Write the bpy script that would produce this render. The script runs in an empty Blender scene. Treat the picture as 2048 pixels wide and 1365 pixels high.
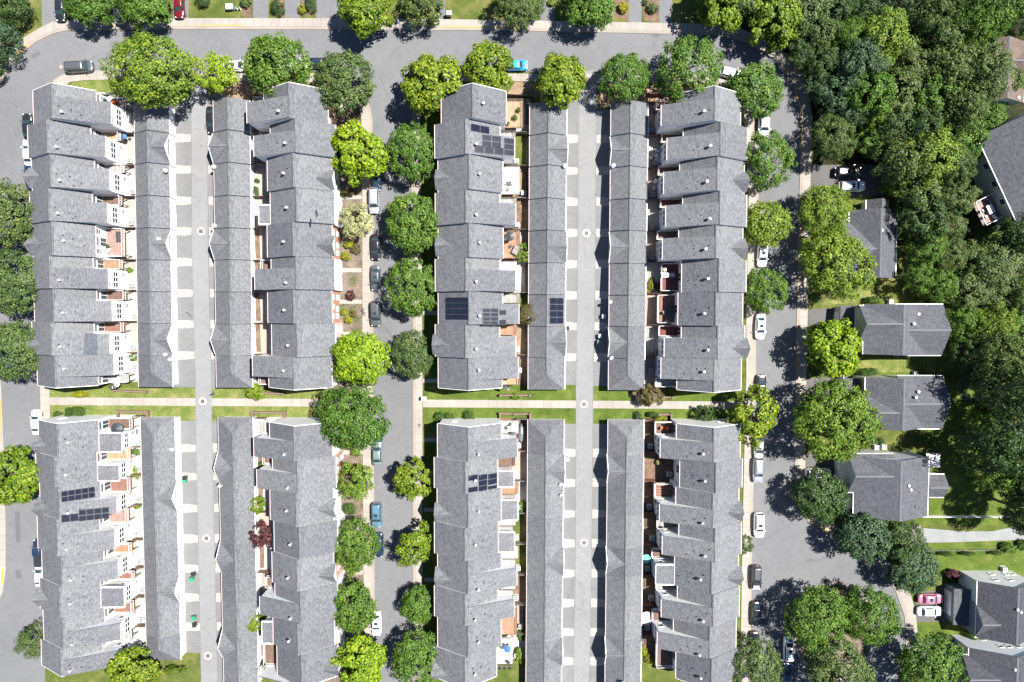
import bpy, math, random
import numpy as np
from mathutils import Vector, Matrix
from mathutils.geometry import tessellate_polygon

C = bpy.context.scene.collection
rnd = random.Random(7)
# ------------------------------------------------------------------ camera model
H = 130.0; TILT = math.radians(2.5); F = 2048 * 24 / 36
CAMY = H * math.tan(TILT)
ct, st = math.cos(TILT), math.sin(TILT)

def ray(px, py):
    x = (px - 1024) / F; y = -(py - 682.5) / F
    return Vector((x, y * ct - st, -y * st - ct))      # camera turned by -TILT about X

def hit(px, py, z):
    d = ray(px, py); t = (z - H) / d.z
    return Vector((d.x * t, CAMY + d.y * t, z))

YB1, YB2, SLOPE = -9.0, 50.0, 0.08
def g(y):                                              # the hill: level, then rising to the north street
    return SLOPE * (min(max(y, YB1), YB2) - YB1)

def W(px, py, h=0.0):                                  # a photo pixel, h metres over the ground
    y = hit(px, py, h).y
    for _ in range(4):
        p = hit(px, py, g(y) + h); y = p.y
    return p

# ------------------------------------------------------------------ tagging
def tag(o, label=None, cat=None, group=None, kind=None):
    if label: o['label'] = label
    if cat: o['category'] = cat
    if group: o['group'] = group
    if kind: o['kind'] = kind
    return o

ROOT = {}
def thing(name, label, cat, loc=(0, 0, 0), rz=0.0, group=None, scale=1.0):
    o = bpy.data.objects.new(name, None); C.objects.link(o)
    o.empty_display_size = 0.3
    o.location = loc; o.rotation_euler = (0, 0, rz); o.scale = (scale,) * 3
    ROOT[o.name] = Vector(loc)
    return tag(o, label, cat, group)

def copy_tree(o, parent=None):
    c = o.copy(); C.objects.link(c)
    if parent is not None: c.parent = parent
    for ch in list(o.children): copy_tree(ch, c)
    return c

# ------------------------------------------------------------------ mesh builder
class MB:
    def __init__(s): s.v = []; s.f = []; s.m = []
    def face(s, pts, m=0):
        b = len(s.v); s.v += [tuple(p) for p in pts]; s.f.append(tuple(range(b, b + len(pts)))); s.m.append(m)
    def box(s, x0, x1, y0, y1, z0, z1, m=0):
        x0, x1 = min(x0, x1), max(x0, x1); y0, y1 = min(y0, y1), max(y0, y1)
        b = len(s.v)
        s.v += [(x0, y0, z0), (x1, y0, z0), (x1, y1, z0), (x0, y1, z0), (x0, y0, z1), (x1, y0, z1), (x1, y1, z1), (x0, y1, z1)]
        for q in ((0, 3, 2, 1), (4, 5, 6, 7), (0, 1, 5, 4), (1, 2, 6, 5), (2, 3, 7, 6), (3, 0, 4, 7)):
            s.f.append(tuple(b + i for i in q)); s.m.append(m)
    def prism_y(s, prof, y0, y1, m=0):                 # an (x, z) outline pushed along Y
        y0, y1 = min(y0, y1), max(y0, y1)
        area = sum(prof[i][0] * prof[(i + 1) % len(prof)][1] - prof[(i + 1) % len(prof)][0] * prof[i][1] for i in range(len(prof)))
        if area < 0: prof = prof[::-1]
        b = len(s.v); n = len(prof)
        s.v += [(x, y0, z) for x, z in prof] + [(x, y1, z) for x, z in prof]
        s.f.append(tuple(b + i for i in range(n))); s.m.append(m)
        s.f.append(tuple(b + n + i for i in reversed(range(n)))); s.m.append(m)
        for i in range(n):
            j = (i + 1) % n
            s.f.append((b + j, b + i, b + n + i, b + n + j)); s.m.append(m)
    def slab(s, line, y0, y1, th, m=0):                # a bent roof sheet with thickness
        s.prism_y(list(line) + [(x, z - th) for x, z in reversed(line)], y0, y1, m)
    def tube(s, p0, p1, r0, r1=None, n=8, m=0, caps=True):
        p0, p1 = Vector(p0), Vector(p1); r1 = r0 if r1 is None else r1
        d = (p1 - p0).normalized(); a = d.orthogonal().normalized(); c = d.cross(a)
        b = len(s.v)
        for p, r in ((p0, r0), (p1, r1)):
            for i in range(n):
                t = 2 * math.pi * i / n
                s.v.append(tuple(p + (a * math.cos(t) + c * math.sin(t)) * r))
        for i in range(n):
            j = (i + 1) % n
            s.f.append((b + i, b + j, b + n + j, b + n + i)); s.m.append(m)
        if caps:
            s.f.append(tuple(b + i for i in reversed(range(n)))); s.m.append(m)
            s.f.append(tuple(b + n + i for i in range(n))); s.m.append(m)
    def build(s, name, mats, parent=None, smooth=False, local=False):
        me = bpy.data.meshes.new(name)
        v = s.v
        if parent is not None and not local:
            t = parent
            while t.parent is not None: t = t.parent
            o0 = ROOT.get(t.name, Vector((0, 0, 0)))
            v = [(x - o0.x, y - o0.y, z - o0.z) for x, y, z in v]
        me.from_pydata(v, [], s.f)
        for mm in (mats if isinstance(mats, (list, tuple)) else [mats]): me.materials.append(mm)
        if len(me.materials) > 1: me.polygons.foreach_set('material_index', s.m)
        if smooth: me.polygons.foreach_set('use_smooth', [True] * len(me.polygons))
        me.update()
        o = bpy.data.objects.new(name, me); C.objects.link(o)
        if parent is not None: o.parent = parent
        return o

# ------------------------------------------------------------------ materials
def new_mat(name):
    m = bpy.data.materials.new(name); m.use_nodes = True
    nt = m.node_tree; nt.nodes.clear()
    out = nt.nodes.new('ShaderNodeOutputMaterial'); p = nt.nodes.new('ShaderNodeBsdfPrincipled')
    nt.links.new(p.outputs[0], out.inputs[0])
    return m, nt, p
def nd(nt, t, **kw):
    n = nt.nodes.new(t)
    for k, v in kw.items():
        if k in n.inputs: n.inputs[k].default_value = v
        else: setattr(n, k, v)
    return n
def c4(c): return (c[0], c[1], c[2], 1)
def coord(nt, scale=(1, 1, 1), rot=(0, 0, 0), kind='Object'):
    t = nd(nt, 'ShaderNodeTexCoord'); mp = nd(nt, 'ShaderNodeMapping')
    mp.inputs['Scale'].default_value = scale; mp.inputs['Rotation'].default_value = rot
    nt.links.new(t.outputs[kind], mp.inputs[0]); return mp.outputs[0]
def noise(nt, v, scale, detail=3, rough=.55):
    n = nd(nt, 'ShaderNodeTexNoise'); n.inputs['Scale'].default_value = scale
    n.inputs['Detail'].default_value = detail; n.inputs['Roughness'].default_value = rough
    nt.links.new(v, n.inputs['Vector']); return n.outputs['Fac']
def ramp(nt, fac, stops):
    r = nd(nt, 'ShaderNodeValToRGB'); e = r.color_ramp.elements
    while len(e) < len(stops): e.new(.5)
    for i, (p, c) in enumerate(stops):
        e[i].position = p; e[i].color = c4(c) if len(c) == 3 else c
    nt.links.new(fac, r.inputs[0]); return r.outputs[0]
def mix(nt, a, b, fac, mode='MIX'):
    m = nd(nt, 'ShaderNodeMix', data_type='RGBA', blend_type=mode)
    for sock, val in ((m.inputs[0], fac), (m.inputs[6], a), (m.inputs[7], b)):
        if isinstance(val, bpy.types.NodeSocket): nt.links.new(val, sock)
        elif isinstance(val, (int, float)): sock.default_value = val
        else: sock.default_value = c4(val)
    return m.outputs[2]
def bump(nt, p, h, strength=.3, dist=.05):
    b = nd(nt, 'ShaderNodeBump'); b.inputs['Strength'].default_value = strength; b.inputs['Distance'].default_value = dist
    nt.links.new(h, b.inputs['Height']); nt.links.new(b.outputs[0], p.inputs['Normal'])

def plain(name, col, rough=.6, metal=0., var=.12, scale=3.0, spec=.4):
    m, nt, p = new_mat(name)
    v = coord(nt); n = noise(nt, v, scale, 4)
    a = tuple(x * (1 - var) for x in col); b = tuple(min(1, x * (1 + var)) for x in col)
    nt.links.new(ramp(nt, n, [(.3, a), (.7, b)]), p.inputs['Base Color'])
    p.inputs['Roughness'].default_value = rough; p.inputs['Metallic'].default_value = metal
    p.inputs['Specular IOR Level'].default_value = spec
    return m

KA = .82
def dim(c, k=None): return tuple(x * (KA if k is None else k) for x in c)
def shingle(name, c, rot=math.pi / 2, contrast=.24):
    c = dim(c)
    m, nt, p = new_mat(name)
    v = coord(nt, rot=(0, 0, rot))
    br = nd(nt, 'ShaderNodeTexBrick'); nt.links.new(v, br.inputs['Vector'])
    br.inputs['Color1'].default_value = c4([x * (1 - contrast) for x in c]); br.inputs['Color2'].default_value = c4([x * (1 + contrast) for x in c])
    br.inputs['Mortar'].default_value = c4([x * .5 for x in c])
    br.inputs['Scale'].default_value = 1; br.inputs['Mortar Size'].default_value = .012
    br.inputs['Brick Width'].default_value = .42; br.inputs['Row Height'].default_value = .19; br.inputs['Bias'].default_value = -.05
    v2 = coord(nt)
    st_ = ramp(nt, noise(nt, v2, .35, 4, .6), [(.3, (.91, .91, .92)), (.72, (1.07, 1.07, 1.06))])
    fine = ramp(nt, noise(nt, v2, 6.5, 3, .8), [(.3, (.8, .8, .8)), (.7, (1.18, 1.18, 1.18))])
    vs = coord(nt, scale=(.25, 2.2, 1))
    streak = ramp(nt, noise(nt, vs, 1.0, 3, .6), [(.35, (.97, .97, .97)), (.65, (1.03, 1.03, 1.03))])
    oi = nd(nt, 'ShaderNodeObjectInfo')
    tone = ramp(nt, oi.outputs['Random'], [(0, (.87, .87, .89)), (.5, (1, 1, 1)), (1, (1.12, 1.11, 1.1))])
    c_ = mix(nt, br.outputs['Color'], st_, 1, 'MULTIPLY'); c_ = mix(nt, c_, fine, 1, 'MULTIPLY')
    c_ = mix(nt, c_, streak, 1, 'MULTIPLY'); c_ = mix(nt, c_, tone, 1, 'MULTIPLY')
    nt.links.new(c_, p.inputs['Base Color']); p.inputs['Roughness'].default_value = .9
    p.inputs['Specular IOR Level'].default_value = .2
    return m

def siding(name, c):
    c = dim(c, .97)
    m, nt, p = new_mat(name)
    v = coord(nt)
    w = nd(nt, 'ShaderNodeTexWave', bands_direction='Z', wave_profile='SAW'); w.inputs['Scale'].default_value = 1.6
    nt.links.new(v, w.inputs['Vector'])
    k = ramp(nt, w.outputs['Fac'], [(0, (.8, .8, .8)), (.2, (1, 1, 1)), (1, (1, 1, 1))])
    n = ramp(nt, noise(nt, v, .8, 4), [(.3, tuple(x * .94 for x in c)), (.7, tuple(min(1, x * 1.04) for x in c))])
    oi = nd(nt, 'ShaderNodeObjectInfo')
    tone = ramp(nt, oi.outputs['Random'], [(0, (.9, .91, .93)), (1, (1.0, .985, .95))])
    nt.links.new(mix(nt, mix(nt, n, k, 1, 'MULTIPLY'), tone, 1, 'MULTIPLY'), p.inputs['Base Color'])
    p.inputs['Roughness'].default_value = .55
    bump(nt, p, w.outputs['Fac'], .2, .02)
    return m

def brickm(name, a, b, mortar):
    a, b, mortar = dim(a), dim(b), dim(mortar)
    m, nt, p = new_mat(name)
    v = coord(nt, rot=(math.pi / 2, 0, math.pi / 2))
    br = nd(nt, 'ShaderNodeTexBrick'); nt.links.new(v, br.inputs['Vector'])
    br.inputs['Color1'].default_value = c4(a); br.inputs['Color2'].default_value = c4(b); br.inputs['Mortar'].default_value = c4(mortar)
    br.inputs['Scale'].default_value = 4
    nt.links.new(br.outputs['Color'], p.inputs['Base Color']); p.inputs['Roughness'].default_value = .85
    return m

def planks(name, c, axis='Y', w=.14):
    c = dim(c)
    m, nt, p = new_mat(name)
    v = coord(nt, rot=(0, 0, 0 if axis == 'X' else math.pi / 2))
    br = nd(nt, 'ShaderNodeTexBrick'); nt.links.new(v, br.inputs['Vector'])
    br.inputs['Color1'].default_value = c4([x * .8 for x in c]); br.inputs['Color2'].default_value = c4([x * 1.2 for x in c])
    br.inputs['Mortar'].default_value = c4([x * .3 for x in c]); br.inputs['Scale'].default_value = 1
    br.inputs['Brick Width'].default_value = 3.2; br.inputs['Row Height'].default_value = w; br.inputs['Mortar Size'].default_value = .012
    n = ramp(nt, noise(nt, coord(nt), 1.2, 4), [(.3, (.8, .8, .8)), (.7, (1.15, 1.15, 1.15))])
    nt.links.new(mix(nt, br.outputs['Color'], n, 1, 'MULTIPLY'), p.inputs['Base Color']); p.inputs['Roughness'].default_value = .8
    return m

def asphalt(name, c, crack=.5):
    c = dim(c)
    m, nt, p = new_mat(name)
    v = coord(nt)
    big = ramp(nt, noise(nt, v, .06, 5, .6), [(.3, tuple(x * .9 for x in c)), (.7, tuple(x * 1.07 for x in c))])
    mid = ramp(nt, noise(nt, v, .7, 4, .6), [(.3, (.93, .93, .93)), (.7, (1.05, 1.05, 1.05))])
    fine = ramp(nt, noise(nt, v, 9, 2, .7), [(.25, (.86, .86, .86)), (.75, (1.12, 1.12, 1.12))])
    vd = nd(nt, 'ShaderNodeTexVoronoi', feature='DISTANCE_TO_EDGE'); vd.inputs['Scale'].default_value = .12
    wob = nd(nt, 'ShaderNodeTexNoise'); wob.inputs['Scale'].default_value = .5; wob.inputs['Detail'].default_value = 4
    nt.links.new(v, wob.inputs['Vector'])
    add = nd(nt, 'ShaderNodeVectorMath', operation='MULTIPLY_ADD'); add.inputs[1].default_value = (2.5, 2.5, 0)
    nt.links.new(wob.outputs['Color'], add.inputs[0]); nt.links.new(v, add.inputs[2]); nt.links.new(add.outputs[0], vd.inputs['Vector'])
    ck = ramp(nt, vd.outputs['Distance'], [(0, (1 - crack * .45,) * 3), (.009, (1, 1, 1))])
    msk = ramp(nt, noise(nt, v, .05, 2), [(.44, (0, 0, 0)), (.54, (1, 1, 1))])
    ckm = mix(nt, (1, 1, 1), ck, msk)
    sp = ramp(nt, noise(nt, v, 2.3, 1, .2), [(.75, (1, 1, 1)), (.8, (.6, .6, .61))])
    c_ = mix(nt, big, mid, 1, 'MULTIPLY'); c_ = mix(nt, c_, fine, 1, 'MULTIPLY'); c_ = mix(nt, c_, ckm, 1, 'MULTIPLY'); c_ = mix(nt, c_, sp, 1, 'MULTIPLY')
    nt.links.new(c_, p.inputs['Base Color']); p.inputs['Roughness'].default_value = .92; p.inputs['Specular IOR Level'].default_value = .15
    return m

def concrete(name, c, axis=None, pitch=1.5):
    c = dim(c, .78)
    m, nt, p = new_mat(name)
    v = coord(nt)
    a = ramp(nt, noise(nt, v, .22, 5, .6), [(.3, tuple(x * .88 for x in c)), (.7, tuple(x * 1.06 for x in c))])
    b = ramp(nt, noise(nt, v, 4, 3, .6), [(.3, (.92, .92, .92)), (.7, (1.06, 1.06, 1.06))])
    c_ = mix(nt, a, b, 1, 'MULTIPLY')
    if axis is not None:
        sx = nd(nt, 'ShaderNodeSeparateXYZ'); nt.links.new(v, sx.inputs[0])
        dv = nd(nt, 'ShaderNodeMath', operation='DIVIDE'); dv.inputs[1].default_value = pitch
        nt.links.new(sx.outputs[axis], dv.inputs[0])
        fr = nd(nt, 'ShaderNodeMath', operation='FRACT'); nt.links.new(dv.outputs[0], fr.inputs[0])
        j = ramp(nt, fr.outputs[0], [(0, (.72, .7, .68)), (.04, (.72, .7, .68)), (.05, (1, 1, 1))])
        fl = nd(nt, 'ShaderNodeMath', operation='FLOOR'); nt.links.new(dv.outputs[0], fl.inputs[0])
        wn = nd(nt, 'ShaderNodeTexWhiteNoise', noise_dimensions='1D'); nt.links.new(fl.outputs[0], wn.inputs['W'])
        t = ramp(nt, wn.outputs['Value'], [(0, (.95, .95, .945)), (1, (1.04, 1.04, 1.04))])
        c_ = mix(nt, mix(nt, c_, j, 1, 'MULTIPLY'), t, 1, 'MULTIPLY')
    nt.links.new(c_, p.inputs['Base Color']); p.inputs['Roughness'].default_value = .9; p.inputs['Specular IOR Level'].default_value = .2
    return m

def ground_mat(name, stops, s1=.35, s2=4.0, contrast=.35):
    stops = [(q, dim(c)) for q, c in stops]
    m, nt, p = new_mat(name)
    v = coord(nt)
    a = ramp(nt, noise(nt, v, s1, 6, .65), stops)
    b = ramp(nt, noise(nt, v, s2, 3, .7), [(.3, (1 - contrast,) * 3), (.7, (1 + contrast,) * 3)])
    nt.links.new(mix(nt, a, b, 1, 'MULTIPLY'), p.inputs['Base Color']); p.inputs['Roughness'].default_value = 1
    p.inputs['Specular IOR Level'].default_value = .1
    bump(nt, p, noise(nt, v, 7, 3), .6, .08)
    return m

def leaf_mat(name, dark, light, tip=None, trans=.3):
    dark, light, tip = dim(dark, .8), dim(light, .86), (dim(tip, .95) if tip else None)
    m, nt, p = new_mat(name)
    ge = nd(nt, 'ShaderNodeNewGeometry'); oi = nd(nt, 'ShaderNodeObjectInfo')
    stops = [(0, dark), (.6, light)] + ([(1, tip)] if tip else [(1, tuple(x * 1.3 for x in light))])
    col = ramp(nt, ge.outputs['Random Per Island'], stops)
    big = ramp(nt, noise(nt, coord(nt), 2.2, 2), [(.32, (.72, .76, .8)), (.68, (1.22, 1.16, 1.0))])
    tone = ramp(nt, oi.outputs['Random'], [(0, (.86, .92, .9)), (1, (1.12, 1.06, .95))])
    col = mix(nt, mix(nt, col, big, 1, 'MULTIPLY'), tone, 1, 'MULTIPLY')
    nt.links.new(col, p.inputs['Base Color']); p.inputs['Roughness'].default_value = .55; p.inputs['Specular IOR Level'].default_value = .25
    tr = nd(nt, 'ShaderNodeBsdfTranslucent'); nt.links.new(col, tr.inputs[0])
    mx = nd(nt, 'ShaderNodeMixShader'); mx.inputs[0].default_value = trans
    nt.links.new(p.outputs[0], mx.inputs[1]); nt.links.new(tr.outputs[0], mx.inputs[2])
    nt.links.new(mx.outputs[0], nt.nodes['Material Output'].inputs[0])
    return m

def paint(name, c, metal=.0, rough=.28):
    m, nt, p = new_mat(name)
    n = ramp(nt, noise(nt, coord(nt), 1.5, 3), [(.3, tuple(x * .93 for x in c)), (.7, tuple(min(1, x * 1.03) for x in c))])
    nt.links.new(n, p.inputs['Base Color'])
    p.inputs['Roughness'].default_value = rough; p.inputs['Metallic'].default_value = metal
    p.inputs['Coat Weight'].default_value = .6; p.inputs['Coat Roughness'].default_value = .08
    return m

M = {}
M['roof'] = shingle('grey_shingle', (.14, .1445, .155))
M['roof_x'] = shingle('grey_shingle', (.14, .1445, .155), 0)
M['roof_d'] = shingle('slate_shingle', (0.093, 0.0961, 0.1085))
M['roof_dx'] = shingle('slate_shingle_cross', (0.093, 0.0961, 0.1085), 0)
M['roof_b'] = shingle('brown_shingle', (.125, .094, .08))
M['ridge'] = plain('ridge_cap', (0.09, 0.093, 0.102), .9)
M['patch'] = shingle('new_shingle_patch', (0.09, 0.099, 0.12))
M['white'] = siding('white_siding', (.8, .8, .79))
M['cream'] = siding('cream_siding', (.72, .69, .6))
M['grey'] = siding('grey_siding', (.52, .54, .56))
M['sage'] = siding('sage_siding', (.42, .45, .38))
M['navy'] = siding('blue_grey_siding', (.16, .2, .25))
M['brick'] = brickm('red_brick', (.36, .15, .09), (.48, .22, .14), (.5, .45, .4))
M['lowbrick'] = brickm('brown_brick', (.12, .075, .06), (.18, .11, .085), (.17, .15, .13))
M['trim'] = plain('white_trim', (.8, .78, .77), .5, var=.04)
M['rusttrim'] = plain('eave_trim', (.42, .34, .33), .6, var=.12)
M['glass'] = plain('window_glass', (.035, .05, .06), .06, var=.3, spec=.8)
M['door'] = plain('door_paint', (.6, .6, .6), .5)
M['gdoor'] = siding('garage_door_panel', (.78, .78, .76))
M['vent'] = plain('galvanised_vent', (.45, .46, .48), .35, .3)
M['pipe'] = plain('dark_vent', (.05, .05, .055), .6)
M['solar'] = plain('solar_cell', (.007, .008, .016), .22, var=.3, spec=.5)
M['solarframe'] = plain('solar_frame', (.035, .037, .045), .4, .3)
M['deck_brown'] = planks('brown_deck', (0.13, 0.078, 0.0553)); M['deck_red'] = planks('red_deck', (.2, .1, .07))
M['deck_tan'] = planks('tan_deck', (0.325, 0.221, 0.13)); M['deck_orange'] = planks('orange_deck', (.29, .16, .095))
M['deck_grey'] = planks('grey_deck', (0.26, 0.2535, 0.2405)); M['deck_white'] = planks('white_deck', (.72, .71, .68)); M['deck_pink'] = planks('rosy_deck', (0.273, 0.1755, 0.1495))
M['deck_maroon'] = planks('maroon_deck', (.13, .035, .03))
M['fence'] = planks('fence_wood', (0.195, 0.13, 0.091)); M['fence_red'] = planks('fence_red_wood', (0.208, 0.0845, 0.0585)); M['fence_grey'] = planks('weathered_wood', (0.2145, 0.195, 0.1755))
M['asphalt'] = asphalt('street_asphalt', (0.138, 0.140, 0.146)); M['asphalt2'] = asphalt('alley_asphalt', (.2, .201, .203)); M['pad'] = asphalt('driveway_asphalt', (0.157, 0.158, 0.16), .3)
M['asphalt3'] = asphalt('house_driveway_asphalt', (0.1045, 0.1018, 0.1018), .3); M['repair'] = asphalt('asphalt_repair', (0.1045, 0.1073, 0.1128), .2)
M['walk_x'] = concrete('sidewalk_x', (.30, .272, .243), 0); M['walk_y'] = concrete('sidewalk_y', (.30, .272, .243), 1); M['conc'] = concrete('concrete', (.31, .285, .255))
M['kerb'] = concrete('kerb_concrete', (.27, .238, .205)); M['cobble'] = ground_mat('pale_stone', [(.3, (.22, .205, .185)), (.7, (.42, .395, .36))], 2.5, 6, .4)
M['patio'] = concrete('patio_concrete', (0.375, 0.36, 0.33)); M['paver'] = brickm('patio_paver', (.3, .2, .16), (.38, .27, .22), (.3, .27, .25))
M['gravel'] = ground_mat('blue_gravel', [(.3, (.19, .2, .2)), (.7, (.245, .25, .245))], .5, 8, .2)
M['grass'] = ground_mat('lawn_grass', [(.3, (.045, .068, .015)), (.52, (.082, .1, .024)), (.72, (.155, .14, .05))])
M['grass_dry'] = ground_mat('dry_lawn', [(.3, (.07, .105, .022)), (.52, (.125, .148, .04)), (.74, (.235, .195, .095))], .5)
M['grass_lush'] = ground_mat('lush_lawn', [(.3, (.042, .072, .012)), (.55, (.08, .112, .021)), (.75, (.14, .148, .04))])
M['mulch'] = ground_mat('mulch', [(0.3, (0.0928, 0.058, 0.0406)), (0.7, (0.1914, 0.1334, 0.0986))], .8, 6, .4)
M['dirt'] = ground_mat('bare_dirt', [(0.3, (0.174, 0.116, 0.0754)), (0.7, (0.2668, 0.1972, 0.1392))], .6, 5, .3)
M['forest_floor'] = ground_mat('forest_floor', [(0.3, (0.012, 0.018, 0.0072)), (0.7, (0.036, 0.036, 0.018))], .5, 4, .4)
M['yellow'] = plain('yellow_kerb_paint', (.36, .2, .02), .6, var=.3, scale=8)
M['rust'] = plain('rusty_iron', (.11, .075, .06), .7, .3); M['iron'] = plain('dark_iron', (.1, .1, .1), .6, .4); M['pinkiron'] = plain('pinkish_cover', (.24, .17, .15), .7)
M['chalk'] = plain('white_concrete_ring', (.38, .36, .335), .8)
M['bark'] = plain('bark', (.1, .075, .055), .9); M['stem'] = plain('stem', (.12, .1, .06), .9)
M['tyre'] = plain('tyre', (.02, .02, .02), .9); M['rim'] = plain('alloy_rim', (.45, .45, .46), .3, .8)
M['cglass'] = plain('car_glass', (.02, .035, .04), .05, var=.2, spec=.9)
M['lampw'] = plain('headlamp_lens', (.75, .76, .78), .15); M['lampr'] = plain('tail_lamp', (.35, .01, .01), .2); M['black'] = plain('black_trim', (.015, .015, .017), .5)
M['acbox'] = plain('ac_casing', (.36, .36, .35), .5); M['acgrille'] = plain('ac_grille', (.12, .13, .14), .5, .4)
M['plastic_w'] = plain('white_plastic', (.78, .77, .75), .4); M['plastic_g'] = plain('green_plastic', (.02, .2, .1), .4); M['plastic_k'] = plain('black_plastic', (.02, .02, .022), .4)
M['plastic_gb'] = plain('green_metal', (.13, .17, .15), .5); M['fabric_b'] = plain('blue_fabric', (.04, .11, .26), .8); M['fabric_t'] = plain('teal_fabric', (.12, .4, .36), .8)
M['fabric_p'] = plain('lilac_fabric', (.5, .42, .5), .8); M['fabric_c'] = plain('cream_fabric', (.8, .72, .66), .8); M['fabric_r'] = plain('red_fabric', (.5, .1, .04), .8); M['metal_k'] = plain('dark_metal', (.06, .065, .07), .4, .5)
M['terra'] = plain('terracotta', (.42, .19, .1), .8); M['pink'] = plain('pink_flower', (.6, .2, .3), .7)

LEAF = {
 'maple': leaf_mat('maple_leaf', (.05, .10, .006), (.135, .215, .012), (.26, .31, .03), .3),
 'lime': leaf_mat('lime_leaf', (.07, .14, .005), (.185, .295, .010), (.30, .39, .03), .3),
 'mid': leaf_mat('mid_leaf', (.028, .078, .009), (.072, .155, .015), (.165, .25, .05), .28),
 'bright': leaf_mat('bright_leaf', (.052, .105, .010), (.13, .22, .02), (.25, .31, .05), .3),
 'olive': leaf_mat('olive_leaf', (.03, .064, .014), (.07, .12, .028), (.165, .2, .075), .25),
 'dark': leaf_mat('dark_leaf', (.012, .036, .008), (.034, .075, .016), (.085, .135, .04), .2),
 'blue': leaf_mat('bluish_leaf', (.016, .04, .016), (.04, .085, .036), (.10, .16, .085), .2),
 'cream': leaf_mat('cream_blossom', (.17, .2, .06), (.36, .36, .19), (.5, .47, .3), .25),
 'plum': leaf_mat('plum_leaf', (.03, .008, .012), (.085, .02, .03), (.14, .05, .045), .2),
 'bronze': leaf_mat('bronze_leaf', (.04, .042, .014), (.105, .09, .025), (.18, .14, .05), .25),
 'hedge': leaf_mat('hedge_leaf', (.02, .05, .006), (.045, .095, .012), (.08, .14, .025), .2),
 'golden': leaf_mat('golden_leaf', (.11, .13, .006), (.24, .25, .010), (.34, .33, .03), .25),
}
M['bed'] = ground_mat('planted_bed', [(.34, (.055, .085, .022)), (.46, (.125, .1, .078)), (.6, (.175, .14, .112)), (.72, (.27, .22, .17))], .55, 5, .4)
M['palegrey'] = siding('pale_grey_siding', (.7, .72, .74))
M['roof_e'] = shingle('charcoal_shingle', (.062, .064, .074)); M['roof_ex'] = shingle('charcoal_shingle_cross', (.062, .064, .074), 0)
# ------------------------------------------------------------------ ground sheets
def clip(poly, yb, keep_above):
    out = []
    n = len(poly)
    for i in range(n):
        a, b = poly[i], poly[(i + 1) % n]
        ia = (a[1] >= yb) == keep_above; ib = (b[1] >= yb) == keep_above
        if ia: out.append(a)
        if ia != ib:
            t = (yb - a[1]) / (b[1] - a[1]); out.append((a[0] + (b[0] - a[0]) * t, yb))
    return out

def sheet_mb(mb, px, off, m=0, world=False, skirt=0.0):
    pts = [(p[0], p[1]) for p in px] if world else [tuple(W(x, y, 0)[:2]) for x, y in px]
    bands = [clip(pts, YB1, False), clip(clip(pts, YB1, True), YB2, False), clip(pts, YB2, True)]
    for b in bands:
        if len(b) < 3: continue
        for tri in tessellate_polygon([[Vector((x, y, 0)) for x, y in b]]):
            q = [b[i] for i in tri]
            ar = (q[1][0] - q[0][0]) * (q[2][1] - q[0][1]) - (q[2][0] - q[0][0]) * (q[1][1] - q[0][1])
            if abs(ar) < 1e-9: continue
            if ar < 0: q = q[::-1]
            mb.face([(x, y, g(y) + off) for x, y in q], m)
    if skirt:
        for i in range(len(pts)):
            a, b = pts[i], pts[(i + 1) % len(pts)]
            segs = [a] + sorted([(a[0] + (b[0] - a[0]) * (yb - a[1]) / (b[1] - a[1]), yb) for yb in (YB1, YB2) if (a[1] - yb) * (b[1] - yb) < 0], key=lambda p: abs(p[1] - a[1])) + [b]
            for p, q in zip(segs, segs[1:]):
                mb.face([(p[0], p[1], g(p[1]) + off - skirt), (q[0], q[1], g(q[1]) + off - skirt), (q[0], q[1], g(q[1]) + off), (p[0], p[1], g(p[1]) + off)], m)

def sheet(name, px, off, mat, label=None, cat=None, skirt=0.0, world=False):
    mb = MB()
    for poly in (px if isinstance(px[0][0], (tuple, list)) else [px]): sheet_mb(mb, poly, off, 0, world, skirt)
    o = mb.build(name, M[mat])
    return tag(o, label or f'flat {name.replace("_", " ")} of the estate', cat or name.replace('_', ' '), kind='structure')

def strip(a, b): return list(a) + list(reversed(b))
def offs(line, d):                                     # a px polyline shifted sideways by d px
    out = []
    for i, (x, y) in enumerate(line):
        x0, y0 = line[max(i - 1, 0)]; x1, y1 = line[min(i + 1, len(line) - 1)]
        l = math.hypot(x1 - x0, y1 - y0) or 1
        out.append((x - (y1 - y0) / l * d, y + (x1 - x0) / l * d))
    return out

R = 600
sheet('ground', [(-R, -R), (R, -R), (R, R), (-R, R)], 0.0, 'grass', 'sloping grassy ground under the whole estate', 'ground', world=True)
outer = [(-60, 1560), (-40, 1300), (-30, 1240), (-5, 1210), (6, 1185), (12, 1140), (12, 1050), (8, 900), (3, 780), (-8, 680), (-25, 550), (-35, 400), (-30, 260), (-15, 210), (0, 172), (15, 140), (42, 107), (75, 82), (107, 67), (132, 61), (200, 59.5)]
sheet('road', outer + [(200, 141), (150, 143), (125, 150), (105, 162), (85, 180), (70, 205), (64, 230), (66, 350), (72, 550), (78, 720), (80, 800), (82, 900), (86, 1100), (90, 1300), (92, 1560)], .020, 'asphalt', 'curved grey asphalt street along the west edge', 'road')
north_up = [(195, 59.5), (700, 60), (1000, 62), (1200, 66), (1400, 69.5), (1446, 73)]
sheet('road', north_up + [(1446, 151), (1200, 145), (860, 143), (480, 144), (195, 141)], .024, 'asphalt', 'straight grey asphalt street across the north', 'road')
east_r = [(1440, 72), (1490, 85), (1527, 105), (1560, 130), (1582, 162), (1597, 200), (1602, 250), (1601, 312), (1597, 420), (1594, 560), (1591, 770), (1588, 900), (1590, 950), (1600, 1015), (1616, 1044), (1656, 1065), (1700, 1090), (1743, 1123), (1775, 1155), (1791, 1183), (1808, 1230), (1812, 1275), (1808, 1330), (1795, 1370), (1780, 1560)]
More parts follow.
